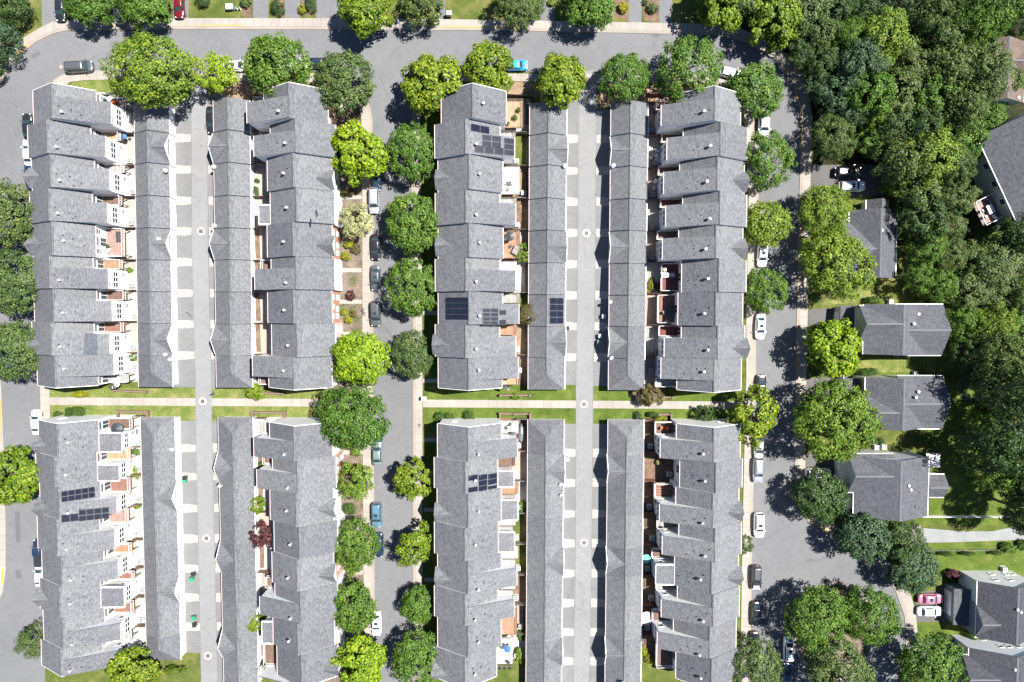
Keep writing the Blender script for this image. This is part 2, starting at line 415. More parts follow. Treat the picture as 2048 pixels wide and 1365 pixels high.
east_l = [(1499, 1560), (1501, 1300), (1504, 1100), (1507, 960), (1512, 760), (1512, 650), (1517, 395), (1514, 300), (1509, 245), (1500, 205), (1480, 172), (1455, 154), (1440, 150)]
sheet('road', east_r + east_l, .028, 'asphalt', 'grey asphalt street bending down the east side into the turning circle', 'road')
sheet('road', [(690, 150), (715, 168), (733, 192), (742, 217), (745, 240), (747, 400), (747, 790), (749, 1100), (752, 1560), (829, 1560), (826, 1100), (826, 800), (825, 560), (822, 250), (826, 215), (838, 187), (858, 162), (880, 148), (880, 139), (690, 139)], .032, 'asphalt', 'straight grey asphalt street down the middle between parked cars', 'road')
# kerbs and pavements
walk_n_out = [(-20, 176), (14, 115), (32, 91), (50, 75), (82, 56), (105, 45), (135, 41), (220, 38.5), (350, 37.5), (700, 37.5), (850, 39), (1000, 41), (1200, 44.5), (1390, 48), (1446, 51), (1485, 60), (1532, 82), (1577, 112), (1602, 144), (1617, 185), (1624, 235), (1622, 312), (1619, 420), (1616, 560), (1612, 770), (1609, 900), (1611, 950), (1618, 1005), (1632, 1030), (1668, 1047), (1718, 1073), (1763, 1108), (1800, 1150), (1818, 1180), (1831, 1225), (1835, 1275), (1830, 1335), (1815, 1385), (1800, 1560)]
walk_n_in = [(-2, 183), (16, 142), (42, 108), (75, 83.5), (107, 68), (132, 62), (200, 60), (350, 59.5), (700, 60), (850, 61), (1000, 62), (1200, 66), (1390, 69.5), (1440, 72), (1490, 85), (1527, 105), (1560, 130), (1582, 162), (1597, 200), (1602, 250), (1601, 312), (1597, 420), (1594, 560), (1591, 770), (1588, 900), (1590, 950), (1600, 1015), (1616, 1044), (1656, 1065), (1700, 1090), (1743, 1123), (1775, 1155), (1791, 1183), (1808, 1230), (1812, 1275), (1808, 1330), (1795, 1370), (1780, 1560)]
def lerp(a, b, t): return [(p[0] + (q[0] - p[0]) * t, p[1] + (q[1] - p[1]) * t) for p, q in zip(a, b)]
kin = lerp(walk_n_in, walk_n_out, .28)
K = 18
sheet('pavement', strip(walk_n_out[:K], kin[:K]), .15, 'walk_x', 'pale concrete pavement along the north street', 'pavement', .15)
sheet('pavement', strip(walk_n_out[K - 1:], kin[K - 1:]), .146, 'walk_y', 'pale concrete pavement down the east street', 'pavement', .15)
sheet('kerb', strip(kin, walk_n_in), .13, 'kerb', 'tan concrete kerb and gutter along the outer streets', 'kerb', .12)
w_w = [(p[0] - 24, p[1]) for p in outer[1:15]]
sheet('pavement', strip(outer[:15], [(-84, 1560)] + w_w), .12, 'walk_y', 'pale pavement on the outer side of the west street', 'pavement', .12)
sheet('pavement', [(112, 166), (128, 153), (150, 146), (200, 144), (480, 147), (684, 150), (684, 166), (480, 163), (230, 160), (170, 161), (140, 165), (128, 174)], .13, 'walk_x', 'pale pavement south of the north street, western part', 'pavement', .13)
sheet('kerb', [(105, 163), (125, 150.5), (150, 143.5), (200, 141.5), (480, 144.3), (690, 148), (684, 150), (480, 147), (200, 144), (150, 146), (128, 153), (112, 166)], .126, 'kerb', 'tan kerb south of the north street, western part', 'kerb', .12)
sheet('pavement', [(886, 149), (1000, 148), (1200, 148), (1436, 152), (1466, 168), (1452, 180), (1430, 168), (1200, 165), (1000, 163), (894, 163)], .13, 'walk_x', 'pale pavement south of the north street, eastern part', 'pavement', .13)
cl = [(700, 157), (716, 168.5), (733, 193), (742, 218), (745, 240), (747, 400), (747, 790), (749, 1100), (752, 1560)]
sheet('kerb', strip(cl, offs(cl, 6)), .126, 'kerb', 'tan kerb on the west side of the middle street', 'kerb', .12)
sheet('pavement', strip(offs(cl, 6), offs(cl, 22)), .13, 'walk_y', 'pale pavement on the west side of the middle street', 'pavement', .13)
cr = [(829, 1560), (826, 1100), (826, 800), (825, 560), (822, 250), (826, 215), (838, 187), (858, 162), (880, 148)]
sheet('kerb', strip(cr, offs(cr, 6)), .126, 'kerb', 'tan kerb on the east side of the middle street', 'kerb', .12)
sheet('pavement', strip(offs(cr, 6), offs(cr, 19)), .13, 'walk_y', 'pale pavement on the east side of the middle street', 'pavement', .13)
el = list(reversed(east_l[:12]))
sheet('kerb', strip(el, offs(el, 5)), .126, 'kerb', 'tan kerb on the inner side of the east street', 'kerb', .12)
sheet('pavement', strip(offs(el, 5), offs(el, 20)), .13, 'walk_y', 'pale pavement on the inner side of the east street', 'pavement', .13)
sheet('pavement', [(80, 760), (98, 760), (101, 840), (82, 840)], .13, 'walk_y', 'pale pavement stub between the two western rows', 'pavement', .13)
def py_(x): return 795 + (x - 100) * 8.6 / 1390
sheet('path', [[(a, py_(a)), (b, py_(b)), (b, py_(b) + 15.3), (a, py_(a) + 15.3)] for a, b in ((98.5, 391), (423, 724), (846, 1152), (1186, 1487))], .06, 'walk_x', 'pale concrete footpath between the upper and lower rows', 'footpath', .06)
# alleys
def alley(lane, lpad, rpad, which):
    sheet('alley', strip([(a, y) for y, a, b in lane], [(b, y) for y, a, b in lane]), .036, 'asphalt2', f'pale asphalt alley between the {which} garage rows', 'alley')
    sheet('alley_seam', [strip([(e[k] - .7, e[0]) for e in lane], [(e[k] + .7, e[0]) for e in lane]) for k in (1, 2)], .044, 'pad', f'darker seam lines along the edges of the {which} alley', 'seam')
alley([(140, 385, 418), (230, 382.5, 415), (500, 384, 416), (800, 391, 423), (1100, 397, 429), (1420, 404, 437)], 0, 0, 'western')
alley([(141, 1158, 1194), (300, 1157, 1192), (500, 1156, 1191), (800, 1152, 1186), (1100, 1151, 1183), (1420, 1146, 1178)], 0, 0, 'eastern')
pads = [[(335, 190), (383, 190), (384, 500), (390, 775), (338, 775)], [(415, 190), (445, 190), (450, 500), (452, 778), (422, 778), (416, 500)],
        [(338, 842), (392, 842), (397, 1100), (402, 1306), (350, 1306)], [(424, 843), (455, 843), (470, 1560), (437, 1560), (429, 1100)],
        [(1125, 200), (1157.5, 200), (1156, 500), (1152, 770), (1118, 770)], [(1191.5, 220), (1240, 220), (1235, 772), (1187, 772), (1190, 500)],
        [(1120, 848), (1152, 848), (1151, 1100), (1146, 1560), (1110, 1560)], [(1185, 848), (1235, 848), (1230, 1560), (1178, 1560), (1183, 1100)]]
for p, nm in zip(pads, ('first garage row', 'second garage row', 'lower first garage row', 'lower second garage row', 'third garage row', 'fourth garage row', 'lower third garage row', 'lower fourth garage row')):
    sheet('driveway', p, .028, 'pad', f'grey asphalt drives in front of the {nm}', 'driveway')
def bands(x0a, x0b, x1a, x1b, ya, yb, ys, hw=8.3):
    out = []
    for y in ys:
        t = (y - ya) / (yb - ya); l = x0a + (x0b - x0a) * t; r = x1a + (x1b - x1a) * t
        j = lambda: rnd.uniform(-.8, .8)
        out.append([(l, y - hw + j()), ((l + r) / 2, y - hw + j()), (r, y - hw + 1.5 + j()), (r, y + hw - 1.5 + j()), ((l + r) / 2, y + hw + j()), (l, y + hw + j())])
    return out
U1 = [277, 340, 402, 463, 525, 587, 649, 711]; L1 = [896, 953, 1016, 1077, 1137, 1195, 1253]
U2 = [278, 342, 404, 466, 529, 591, 653, 715]; L2 = [906, 966, 1028, 1087, 1147, 1206, 1265, 1323]
for arg, nm in (((350, 355, 382.8, 389, 270, 711, U1), 'the first garage row'), ((415.5, 422, 428, 436, 270, 711, U1), 'the second garage row'), ((359, 372, 393, 400, 890, 1260, [y + 1 for y in L1]), 'the lower first garage row'), ((425, 434, 440, 450, 890, 1260, L1), 'the lower second garage row'),
                ((1130, 1127, 1156.5, 1152.5, 278, 715, U2), 'the third garage row'), ((1191, 1187, 1228, 1222, 278, 715, U2), 'the fourth garage row'), ((1127, 1120, 1151, 1147, 906, 1323, L2), 'the lower third garage row'), ((1184.5, 1179, 1222, 1216, 906, 1323, L2), 'the lower fourth garage row')):
    sheet('paving_strip', bands(*arg), .034, 'cobble', f'pale stone strips between the drives of {nm}', 'paving strip')
# lawns, beds, yards
sheet('lawn', [[(98, 776), (391, 776), (391, py_(391)), (98, py_(98))], [(101, py_(98) + 15.5), (391, py_(391) + 15.5), (391, 841), (101, 841)], [(423, 778), (724, 780), (724, py_(724)), (423, py_(423))], [(424, py_(423) + 15.5), (700, py_(724) + 15.5), (700, 843), (424, 842)]], .012, 'grass_dry', 'patchy yellowing lawn beside the western half of the footpath', 'lawn')
sheet('lawn', [[(846, 770), (1152, 770), (1152, py_(1152)), (846, py_(846))], [(846, py_(846) + 15.5), (1152, py_(1152) + 15.5), (1152, 850), (846, 850)], [(1187, 770), (1486, 775), (1486, py_(1486)), (1187, py_(1187))], [(1186, py_(1187) + 15.5), (1486, py_(1486) + 15.5), (1486, 850), (1186, 850)], [(846, 170), (880, 170), (880, 769), (846, 769)], [(847, 851), (880, 851), (880, 1560), (850, 1560)], [(1445, 268), (1490, 268), (1486, 769), (1445, 769)], [(1440, 851), (1483, 851), (1477, 1560), (1430, 1560)]], .012, 'grass_lush', 'lush green lawn beside the eastern half of the footpath', 'lawn')
sheet('planting_bed', [[(655, 175), (706, 175), (722, 260), (725, 400), (725, 780), (655, 780)], [(640, 845), (724, 845), (727, 1100), (729, 1560), (650, 1560)], [(1680, 560), (1768, 556), (1772, 585), (1690, 606), (1640, 612)], [(1262, 783), (1330, 783), (1330, 800), (1262, 800)]], .016, 'bed', 'brown mulched beds in front of the houses', 'planting bed')
sheet('lawn', [(150, 160), (300, 161), (300, 200), (120, 200)], .016, 'grass_dry', 'worn lawn corner beside the northwest bend', 'lawn')
sheet('bare_ground', [[(470, 163), (690, 166), (690, 215), (400, 215)], [(1030, 164), (1100, 164), (1100, 195), (1010, 195)], [(1200, 166), (1450, 178), (1490, 260), (1300, 215), (1200, 215)]], .014, 'dirt', 'bare brown soil under the trees south of the north street', 'bare ground')
sheet('lawn', [(-120, -140), (1400, -140), (1400, 46), (1200, 43.5), (1000, 40), (700, 36.5), (350, 36.5), (220, 37.5), (135, 40), (82, 55), (32, 90), (-20, 176), (-120, 176)], .010, 'grass', 'green front lawns along the north street', 'lawn')
dr = [[(82, -140), (110, -140), (112, 42), (84, 55)], [(222, -140), (250, -140), (250, 37.5), (222, 38)], [(346, -140), (377, -140), (377, 36.8), (346, 37)], [(506, -140), (537, -140), (537, 37), (506, 37)], [(570, -140), (601, -140), (601, 37), (570, 37)], [(632, -140), (690, -140), (690, 37), (632, 37)], [(872, -140), (893, -140), (890, 39), (870, 39)], [(1080, -140), (1110, -140), (1110, 42), (1080, 42)], [(1212, -140), (1228, -140), (1225, 44), (1212, 44)], [(1257, -140), (1285, -140), (1283, 45.5), (1257, 45)], [(1318, -140), (1346, -140), (1344, 46.5), (1318, 46)]]
sheet('driveway', dr, .026, 'asphalt', 'grey front driveways meeting the north pavement', 'driveway')
sheet('driveway', [(112, -140), (135, -140), (133, 41), (114, 45)], .022, 'conc', 'pale concrete driveway beside the northwest lawn', 'driveway')
sheet('planting_bed', [[(478, 5), (504, 2), (504, 36), (488, 36)], [(538, -40), (569, -40), (569, 36), (560, 36)], [(602, -40), (631, -40), (631, 30), (604, 30)], [(394, 0), (418, -5), (400, 14)], [(1229, -10), (1256, -10), (1256, 42), (1229, 34)], [(1286, -10), (1317, -10), (1317, 45), (1288, 42)]], .018, 'mulch', 'mulched shrub beds between the north driveways', 'planting bed')
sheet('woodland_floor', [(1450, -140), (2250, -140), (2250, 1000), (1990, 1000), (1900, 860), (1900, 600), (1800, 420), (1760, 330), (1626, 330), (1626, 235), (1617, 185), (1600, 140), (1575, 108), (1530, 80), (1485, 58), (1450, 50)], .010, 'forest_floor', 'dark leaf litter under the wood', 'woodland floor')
sheet('driveway', [[(1622, 331), (1762, 330), (1770, 392), (1622, 396)], [(1617, 619), (1692, 615), (1692, 664), (1616, 668)], [(1614, 757), (1700, 754), (1700, 790), (1613, 793)], [(1611, 907), (1705, 900), (1705, 962), (1612, 962)], [(1829, 1184), (1915, 1180), (1915, 1244), (1834, 1244)], [(1836, 1278), (1930, 1278), (1930, 1330), (1832, 1330)]], .026, 'asphalt3', 'dark asphalt drives of the detached houses', 'driveway')
sheet('lawn', [[(1720, 705), (1900, 705), (1960, 760), (2000, 900), (2040, 1000), (2040, 1052), (1690, 1045), (1690, 1030), (1860, 1030), (1860, 860), (1735, 860)], [(1850, 1088), (2060, 1083), (2060, 1150), (1850, 1150)], [(1836, 1246), (1930, 1246), (1930, 1280), (1836, 1280)], [(1940, 430), (2000, 400), (2010, 470), (1950, 500)], [(1960, 240), (2060, 240), (2060, 270), (1960, 270)]], .022, 'grass_lush', 'green back lawns between the detached houses and the wood', 'lawn')
sheet('lawn', [[(1700, 560), (1772, 556), (1772, 600), (1640, 612)], [(1715, 714), (1880, 714), (1870, 745), (1715, 745)]], .026, 'grass_dry', 'sunny yellowish side lawn between detached houses', 'lawn')
sheet('path', [(1841, 1056), (1920, 1063), (1985, 1063), (2048, 1050), (2150, 1030), (2150, 1075), (2048, 1080), (1900, 1085), (1841, 1086)], .03, 'gravel', 'pale bluish gravel path at the turning circle', 'gravel path')
sheet('pavement', [(1818, 1052), (1841, 1051), (1841, 1088), (1824, 1088)], .05, 'conc', 'small concrete pad where the gravel path starts', 'pavement', .05)
isl = [(1668 + 84 * math.cos(t), 1262 + 99 * math.sin(t)) for t in [i * math.pi / 18 for i in range(36)]]
isl2 = [(1668 + 78 * math.cos(t), 1262 + 93 * math.sin(t)) for t in [i * math.pi / 18 for i in range(36)]]
sheet('traffic_island', isl2, .145, 'bed', 'round planted island in the turning circle', 'traffic island', .14)
sheet('kerb', [[isl[i], isl[(i + 1) % 36], isl2[(i + 1) % 36], isl2[i]] for i in range(36)], .13, 'kerb', 'pale concrete kerb ring around the planted island', 'kerb', .12)
sheet('path', [[(676, y - 4), (724, y - 4), (724, y + 4), (676, y + 4)] for y in (212, 395, 541, 604, 668, 752)] + [[(680, y - 4), (725.5, y - 4), (725.5, y + 4), (680, y + 4)] for y in (905, 990, 1056, 1145, 1185, 1262)], .05, 'conc', 'short concrete front paths to the middle street', 'front path')
sheet('path', [[(846, y - 4), (885, y - 4), (885, y + 4), (846, y + 4)] for y in (205, 280, 352, 420, 486, 560, 626, 700, 762)] + [[(848, y - 4), (885, y - 4), (885, y + 4), (848, y + 4)] for y in (880, 950, 1020, 1090, 1160, 1225)], .05, 'conc', 'short front paths in the shade east of the middle street', 'front path')
# tarmac repairs
sheet('tarmac_patch', [[(63, 110), (78, 102), (82, 110), (67, 118)], [(1301, 69), (1324, 69.5), (1320, 74), (1310, 75.5), (1303, 73)], [(30, 1024), (40, 1024), (41, 1085), (32, 1085)], [(31, 1140), (42, 1140), (42, 1157), (32, 1157)], [(371, 625), (375, 624), (385, 633), (381, 636)], [(1534, 1022), (1537, 1018), (1538, 1026), (1535, 1035)]], .040, 'repair', 'darker tarmac repair patches in the streets', 'tarmac patch')
yk = [[(34, 107), (58, 89), (60, 91), (36, 109.5)], [(400, 51.2), (485, 51.2), (485, 53), (400, 53)], [(885, 53.4), (1050, 55.5), (1050, 57.3), (885, 55.2)], [(1568, 136), (1580, 150), (1578, 151.5), (1566, 138)], [(1587, 177), (1599, 205), (1604.5, 240), (1605.5, 260), (1604.5, 306), (1602.6, 306), (1603.6, 260), (1602.6, 240), (1597, 206), (1585.5, 178)], [(1601.6, 438), (1599, 600), (1597.2, 600), (1599.7, 438)], [(1598.5, 690), (1597, 738), (1595, 738), (1596.5, 690)], [(1622, 1043), (1650, 1057), (1676, 1070), (1675.2, 1072), (1649, 1059.3), (1621, 1045.5)], [(1, 800), (3, 800), (5, 884), (3, 884)], [(5, 1137), (7.5, 1137), (7.5, 1167), (5, 1167)]]
sheet('kerb_paint', yk, .160, 'yellow', 'worn yellow no-parking paint along the kerbs', 'kerb paint')

# ------------------------------------------------------------------ townhouses
ORD = ['first', 'second', 'third', 'fourth', 'fifth', 'sixth', 'seventh', 'eighth', 'ninth', 'tenth', 'eleventh', 'twelfth']
DECKS = ['deck_brown', 'deck_tan', 'deck_red', 'deck_grey', 'deck_pink']

def window(parent, x, y0, y1, z0, z1, sx, pane='glass', fr='trim'):
    """a window in a wall facing sx along X"""
    mb = MB(); t = .07
    mb.box(x, x + sx * .06, y0, y1, z0, z0 + t); mb.box(x, x + sx * .06, y0, y1, z1 - t, z1)
    mb.box(x, x + sx * .06, y0, y0 + t, z0 + t, z1 - t); mb.box(x, x + sx * .06, y1 - t, y1, z0 + t, z1 - t)
    mb.box(x, x + sx * .05, y0 + t, y1 - t, (z0 + z1) / 2 - .03, (z0 + z1) / 2 + .03)
    o = mb.build('window', M[fr], parent)
    p = MB(); p.box(x, x + sx * .025, y0 + t, y1 - t, z0 + t, z1 - t)
    p.build('pane', M[pane], o)
    return o
def window_y(parent, y, x0, x1, z0, z1, sy, fr='trim'):
    mb = MB(); t = .07
    mb.box(x0, x1, y, y + sy * .06, z0, z0 + t); mb.box(x0, x1, y, y + sy * .06, z1 - t, z1)
    mb.box(x0, x0 + t, y, y + sy * .06, z0 + t, z1 - t); mb.box(x1 - t, x1, y, y + sy * .06, z0 + t, z1 - t)
    o = mb.build('window', M[fr], parent)
    p = MB(); p.box(x0 + t, x1 - t, y, y + sy * .03, z0 + t, z1 - t); p.build('pane', M['glass'], o)

def plane_from(a, b):                                  # roof plane through (x, z) a and b, any y
    n = Vector((b[1] - a[1], 0, a[0] - b[0])).normalized()
    return Vector((a[0], 0, a[1])), n
def on_plane(px, py, pl):
    d = ray(px, py); o = Vector((0, CAMY, H)); p, n = pl
    t = (p - o).dot(n) / d.dot(n); return o + d * t
def panels(parent, pl, rect, nx, ny):
    """a solar array laid on a roof plane, one part per module"""
    x0, y0, x1, y1 = rect
    cs = [on_plane(x, y, pl) for x, y in ((x0, y0), (x1, y0), (x1, y1), (x0, y1))]
    xa = (cs[0].x + cs[3].x) / 2; xb = (cs[1].x + cs[2].x) / 2; ya = (cs[0].y + cs[1].y) / 2; yb = (cs[2].y + cs[3].y) / 2
    p0, n = pl; n = n if n.z > 0 else -n
    zz = lambda x: p0.z - n.x / n.z * (x - p0.x)
    for i in range(nx):
        for j in range(ny):
            u0 = xa + (xb - xa) * (i + .025) / nx; u1 = xa + (xb - xa) * (i + .975) / nx
            v0 = ya + (yb - ya) * (j + .03) / ny; v1 = ya + (yb - ya) * (j + .97) / ny
            mb = MB()
            for (q, lo, hi, m) in ((0, .07, .12, 0), (.05, .12, .124, 1)):
                du = q if u1 > u0 else -q; dv = -q if v1 < v0 else q
                a0, a1, b0, b1 = u0 + du, u1 - du, v0 + dv, v1 - dv
                if m == 0: mb.prism_y([(a0, zz(a0) + lo), (a1, zz(a1) + lo), (a1, zz(a1) + hi), (a0, zz(a0) + hi)], b0, b1, 0)
                else:
                    ys_ = sorted((b0, b1)); xs_ = sorted((a0, a1))
                    mb.face([(xs_[0], ys_[0], zz(xs_[0]) + hi), (xs_[1], ys_[0], zz(xs_[1]) + hi), (xs_[1], ys_[1], zz(xs_[1]) + hi), (xs_[0], ys_[1], zz(xs_[0]) + hi)], 1)
            mb.build('solar_panel', [M['solarframe'], M['solar']], parent)

def railing(parent, pts, z, h=.95, mat='trim'):
    mb = MB()
    for a, b in zip(pts, pts[1:]):
        mb.tube((a[0], a[1], z + h), (b[0], b[1], z + h), .035, n=4); mb.tube((a[0], a[1], z + .12), (b[0], b[1], z + .12), .03, n=4)
        n = max(2, int(math.hypot(b[0] - a[0], b[1] - a[1]) / .35))
        for i in range(n + 1):
            t = i / n; x = a[0] + (b[0] - a[0]) * t; y = a[1] + (b[1] - a[1]) * t
            mb.box(x - .025, x + .025, y - .025, y + .025, z, z + h)
    return mb.build('railing', M[mat], parent)

UNITS = []
def townhouse(row, i, n, yb, f, r, m, ext=None, kind='slope', gable=None, deck=None, solar=(), patch=None, wall='white', front='white', label='', wins='both', end=None):
    key, s, rowname, fromend = row
    Y1 = W(1024, yb[0], 10.5).y; Y0 = W(1024, yb[1], 10.5).y
    yc = (Y0 + Y1) / 2; z0 = g(yc)
    pm = (yb[0] + yb[1]) / 2
    xf = hit(f, pm, z0 + 6.5).x; xr = hit(r, pm, z0 + 10.5).x; xm = hit(m, pm, z0 + 6.3).x
    zf, zr, zm, ze = z0 + 6.5, z0 + 10.5, z0 + 6.3, z0 + 6.8
    cnt = fromend(i, n)
    root = thing('townhouse', '', 'townhouse', ((xf + xm) / 2, yc, z0), group=f'townhouses of the {rowname} row')
    root['label'] = f'townhouse with {label}, {cnt}, {rowname} row'
    in_ = .28
    xfw = xf + s * in_; xmw = xm - s * in_
    zat = lambda x, a, b: a[1] + (b[1] - a[1]) * (x - a[0]) / (b[0] - a[0])
    Fp, Rp, Mp = (xf, zf), (xr, zr), (xm, zm)
    base = z0 - .8
    mb = MB()
    mb.prism_y([(xfw, base), (xfw, zat(xfw, Fp, Rp) - .16), (xr, zr - .16), (xmw, zat(xmw, Rp, Mp) - .16), (xmw, base)], Y0 + .012, Y1 - .012, 0)
    xe = xew = None
    if ext:
        ex, ey0, ey1 = ext
        h = 6.8 if kind == 'slope' else 5.9
        ze = z0 + h
        xe = hit(ex, (ey0 + ey1) / 2, ze).x
        E1 = min(hit(ex, ey0, ze).y, Y1 - .02); E0 = max(hit(ex, ey1, ze).y, Y0 + .02)
        if E0 - Y0 < .45: E0 = Y0 + .02
        if Y1 - E1 < .45: E1 = Y1 - .02
        xew = xe - s * .25
        if kind == 'slope':
            Ep = (xe, ze); xs = xr + s * .1
            mb.prism_y([(xs, z0 + 1), (xs, zat(xs, Rp, Ep) - .15), (xew, zat(xew, Rp, Ep) - .15), (xew, base), (xmw - s * .5, base), (xmw - s * .5, z0 + 1)], E0 + .03, E1 - .03, 0)
        else:
            Ap = (xmw - s * .4, ze + .35); Ep = (xe, ze)
            mb.prism_y([(Ap[0], base), (Ap[0], ze + .2), (xew, ze - .1), (xew, base)], E0 + .2, E1 - .2, 0)
    mb.build('wall', M[wall], root)
    if front != wall:
        fb = MB(); fb.box(xfw - s * .03, xfw - s * .004, Y0 + .02, Y1 - .02, base, zat(xfw, Fp, Rp) - .2); fb.build('front_facing', M[front], root)
    rb = MB(); rb.slab([Fp, Rp, Mp], Y0 + .004, Y1 - .004, .14, 0)
    roof = rb.build('roof', M['roof'], root)
    zl = lambda x: zat(x, Fp, Rp) if (x - xr) * s < 0 else zat(x, Rp, Mp)
    rc = MB(); rc.slab([(xr - .17, zl(xr - .17) + .09), (xr, zr + .1), (xr + .17, zl(xr + .17) + .09)], Y0 + .006, Y1 - .006, .09)
    rc.build('ridge_cap', M['roof'], roof)
    def gut(x, z, a, b, sx, mat='rusttrim'):
        q = MB(); q.box(x - sx * .02, x + sx * .12, a, b, z - .16, z - .01); return q.build('gutter', M[mat], root)
    gut(xf, zf, Y0 + .01, Y1 - .01, -s); gut(xm, zm, Y0 + .01, Y1 - .01, s)
    if end:                                            # gable-end verge boards
        yy = Y1 if end > 0 else Y0
        vb = MB()
        for a, b in ((Fp, Rp), (Rp, Mp)):
            q = [(a[0], a[1] - .22), (b[0], b[1] - .22), (b[0], b[1] + .01), (a[0], a[1] + .01)]
            vb.prism_y(q, yy + end * .002, yy + end * .07)
        vb.build('verge_board', M['trim'], root)
        window_y(root, yy - end * .012, (xf + xr) / 2 - .5, (xf + xr) / 2 + .5, z0 + 3.6, z0 + 5.0, end)
    if ext:
        eb = MB()
        if kind == 'slope':
            eb.slab([(xr + s * .02, zr + .012), (xe, ze)], E0, E1, .13)
            o = eb.build('extension_roof', M['roof'], root); epl = plane_from(Rp, (xe, ze))
        else:
            eb.slab([Ap, Ep], E0 + .1, E1 - .1, .12); o = eb.build('extension_roof', M['roof'], root); epl = plane_from(Ap, Ep)
            q = MB(); q.box(min(Ap[0], xe), max(Ap[0], xe), E0 - .12, E0 + .095, ze - .1, ze + .16); q.box(min(Ap[0], xe), max(Ap[0], xe), E1 - .095, E1 + .12, ze - .1, ze + .3)
            q.box(min(Ap[0], Ap[0] - s * .2), max(Ap[0], Ap[0] - s * .2), E0 + .1, E1 - .1, ze - .1, ze + .5)
            q.build('parapet', M['trim'], root)
        gut(xe, ze, E0 + .01, E1 - .01, s, 'trim' if kind == 'flat' else 'rusttrim')
        # rear windows of the extension
        w = E1 - E0; c = (E0 + E1) / 2; ztop = 5.6 if kind == 'slope' else 4.9
        for k in (-1, 0, 1) if wins in ('both', 'rear') else (0,):
            window(root, xew, c + k * .95 - .45, c + k * .95 + .45, z0 + 3.3, z0 + 4.9 if kind == 'slope' else z0 + 4.7, s)
        if wins in ('both', 'rear'):
            window(root, xew, c - .95 - .4, c - .95 + .4, z0 + 5.45, z0 + 6.05, s) if kind == 'slope' else None
            window(root, xew, c + .6, c + 1.5, z0 + 1.0, z0 + 2.1, s)
            for yy, sg in ((E0 + .03, -1), (E1 - .03, 1)):
                if (sg < 0 and E0 - Y0 > 1.2) or (sg > 0 and Y1 - E1 > 1.2):
                    q = (xew - s * 1.4, xew - s * .5); window_y(root, yy + (0 if kind == 'slope' else (.17 if sg < 0 else -.17)), min(q), max(q), z0 + 3.5, z0 + 4.8, sg)
    # main rear wall: window and sliding door
    a, b = (Y0 + .5, Y1 - .5)
    if ext:
        a, b = (Y0 + .3, E0 - .3) if E0 - Y0 > Y1 - E1 else (E1 + .3, Y1 - .3)
    if b - a > 1.0:
        c = (a + b) / 2
        if wins in ('both', 'rear'):
            window(root, xmw, c - .8, c + .8, z0 + 4.3, z0 + 5.5, s)
            if b - a > 3.4:
                window(root, xmw, c - 2.2, c - 1.3, z0 + 4.3, z0 + 5.5, s); window(root, xmw, c + 1.3, c + 2.2, z0 + 4.3, z0 + 5.5, s)
        dm = MB(); dm.box(xmw, xmw + s * .05, c - .8, c + .8, z0 + 2.6, z0 + 4.1 + .5); d = dm.build('rear_door', M['trim'], root)
        dg = MB(); dg.box(xmw + s * .05, xmw + s * .06, c - .7, c - .04, z0 + 2.7, z0 + 4.5); dg.box(xmw + s * .05, xmw + s * .06, c + .04, c + .7, z0 + 2.7, z0 + 4.5); dg.build('door_glass', M['glass'], d)
        if deck:
            z = z0 + 2.5
            dx = (xew + s * .5) if ext else xmw + s * (1.7 if key.startswith('c2') else 3.3)
            q = MB(); q.box(xmw, dx, a - .15, b + .15, z - .18, z); dk = q.build('deck', M[deck], root)
            railing(dk, [(xmw, b + .1), (dx - s * .06, b + .1), (dx - s * .06, a - .1), (xmw, a - .1)], z, mat='trim' if key.startswith(('c1', 'c4', 'c2')) else 'fence')
            for yy in (a + .1, b - .1):
                q = MB(); q.box(dx - s * .22, dx - s * .08, yy - .07, yy + .07, base, z - .18); q.build('post', M['fence'], dk)
    # front windows and door
    fs = -s
    if wins in ('both', 'front'):
        for k in (-1.7, 0, 1.7): window(root, xfw + (fs * .032 if front != wall else 0), yc + k - .5, yc + k + .5, z0 + 3.9, z0 + 5.5, fs)
        for k in (-1.7, -.4): window(root, xfw + (fs * .032 if front != wall else 0), yc + k - .5, yc + k + .5, z0 + 1.0, z0 + 2.6, fs)
    else:
        window(root, xfw + (fs * .032 if front != wall else 0), yc - 1.7, yc - .2, z0 + 3.9, z0 + 5.5, fs)
    q = MB(); q.box(xfw + fs * .032, xfw + fs * .1, yc + 1.2, yc + 2.2, z0 + .1, z0 + 2.3); q.build('front_door', M['door'], root)
    if gable:
        gy = hit(f, gable, zf + 1).y; hw = 1.7; za = zf + 1.75
        xb = xf + s * (za - zf) / ((zr - zf) / abs(xr - xf))
        gq = MB(); fx = xf - s * .5
        for sg in (1, -1):
            q = [(fx, gy + sg * (hw + .1), zf + .02), (fx, gy, za + .05), (xb, gy, za + .05), (xf, gy + sg * (hw + .1), zf + .03)]
            gq.face(q if sg * s > 0 else q[::-1])
            q2 = [(p[0], p[1], p[2] - .1) for p in q]
            gq.face(q2[::-1] if sg * s > 0 else q2)
            gq.face([q[0], q2[0], q2[1], q[1]])
        go = gq.build('front_gable', M['roof_x'], root)
        wq = MB(); x0, x1 = xf - s * .35, xf + s * 1.2
        b0 = len(wq.v)
        wq.v += [(x0, gy - hw + .1, zf - .6), (x0, gy + hw - .1, zf - .6), (x0, gy + hw - .1, zf), (x0, gy, za - .1), (x0, gy - hw + .1, zf), (x1, gy - hw + .1, zf - .6), (x1, gy + hw - .1, zf - .6), (x1, gy + hw - .1, zf), (x1, gy, za - .1), (x1, gy - hw + .1, zf)]
        for q in ((0, 1, 2, 3, 4), (9, 8, 7, 6, 5), (0, 5, 6, 1), (1, 6, 7, 2), (4, 9, 5, 0)): wq.f.append(q); wq.m.append(0)
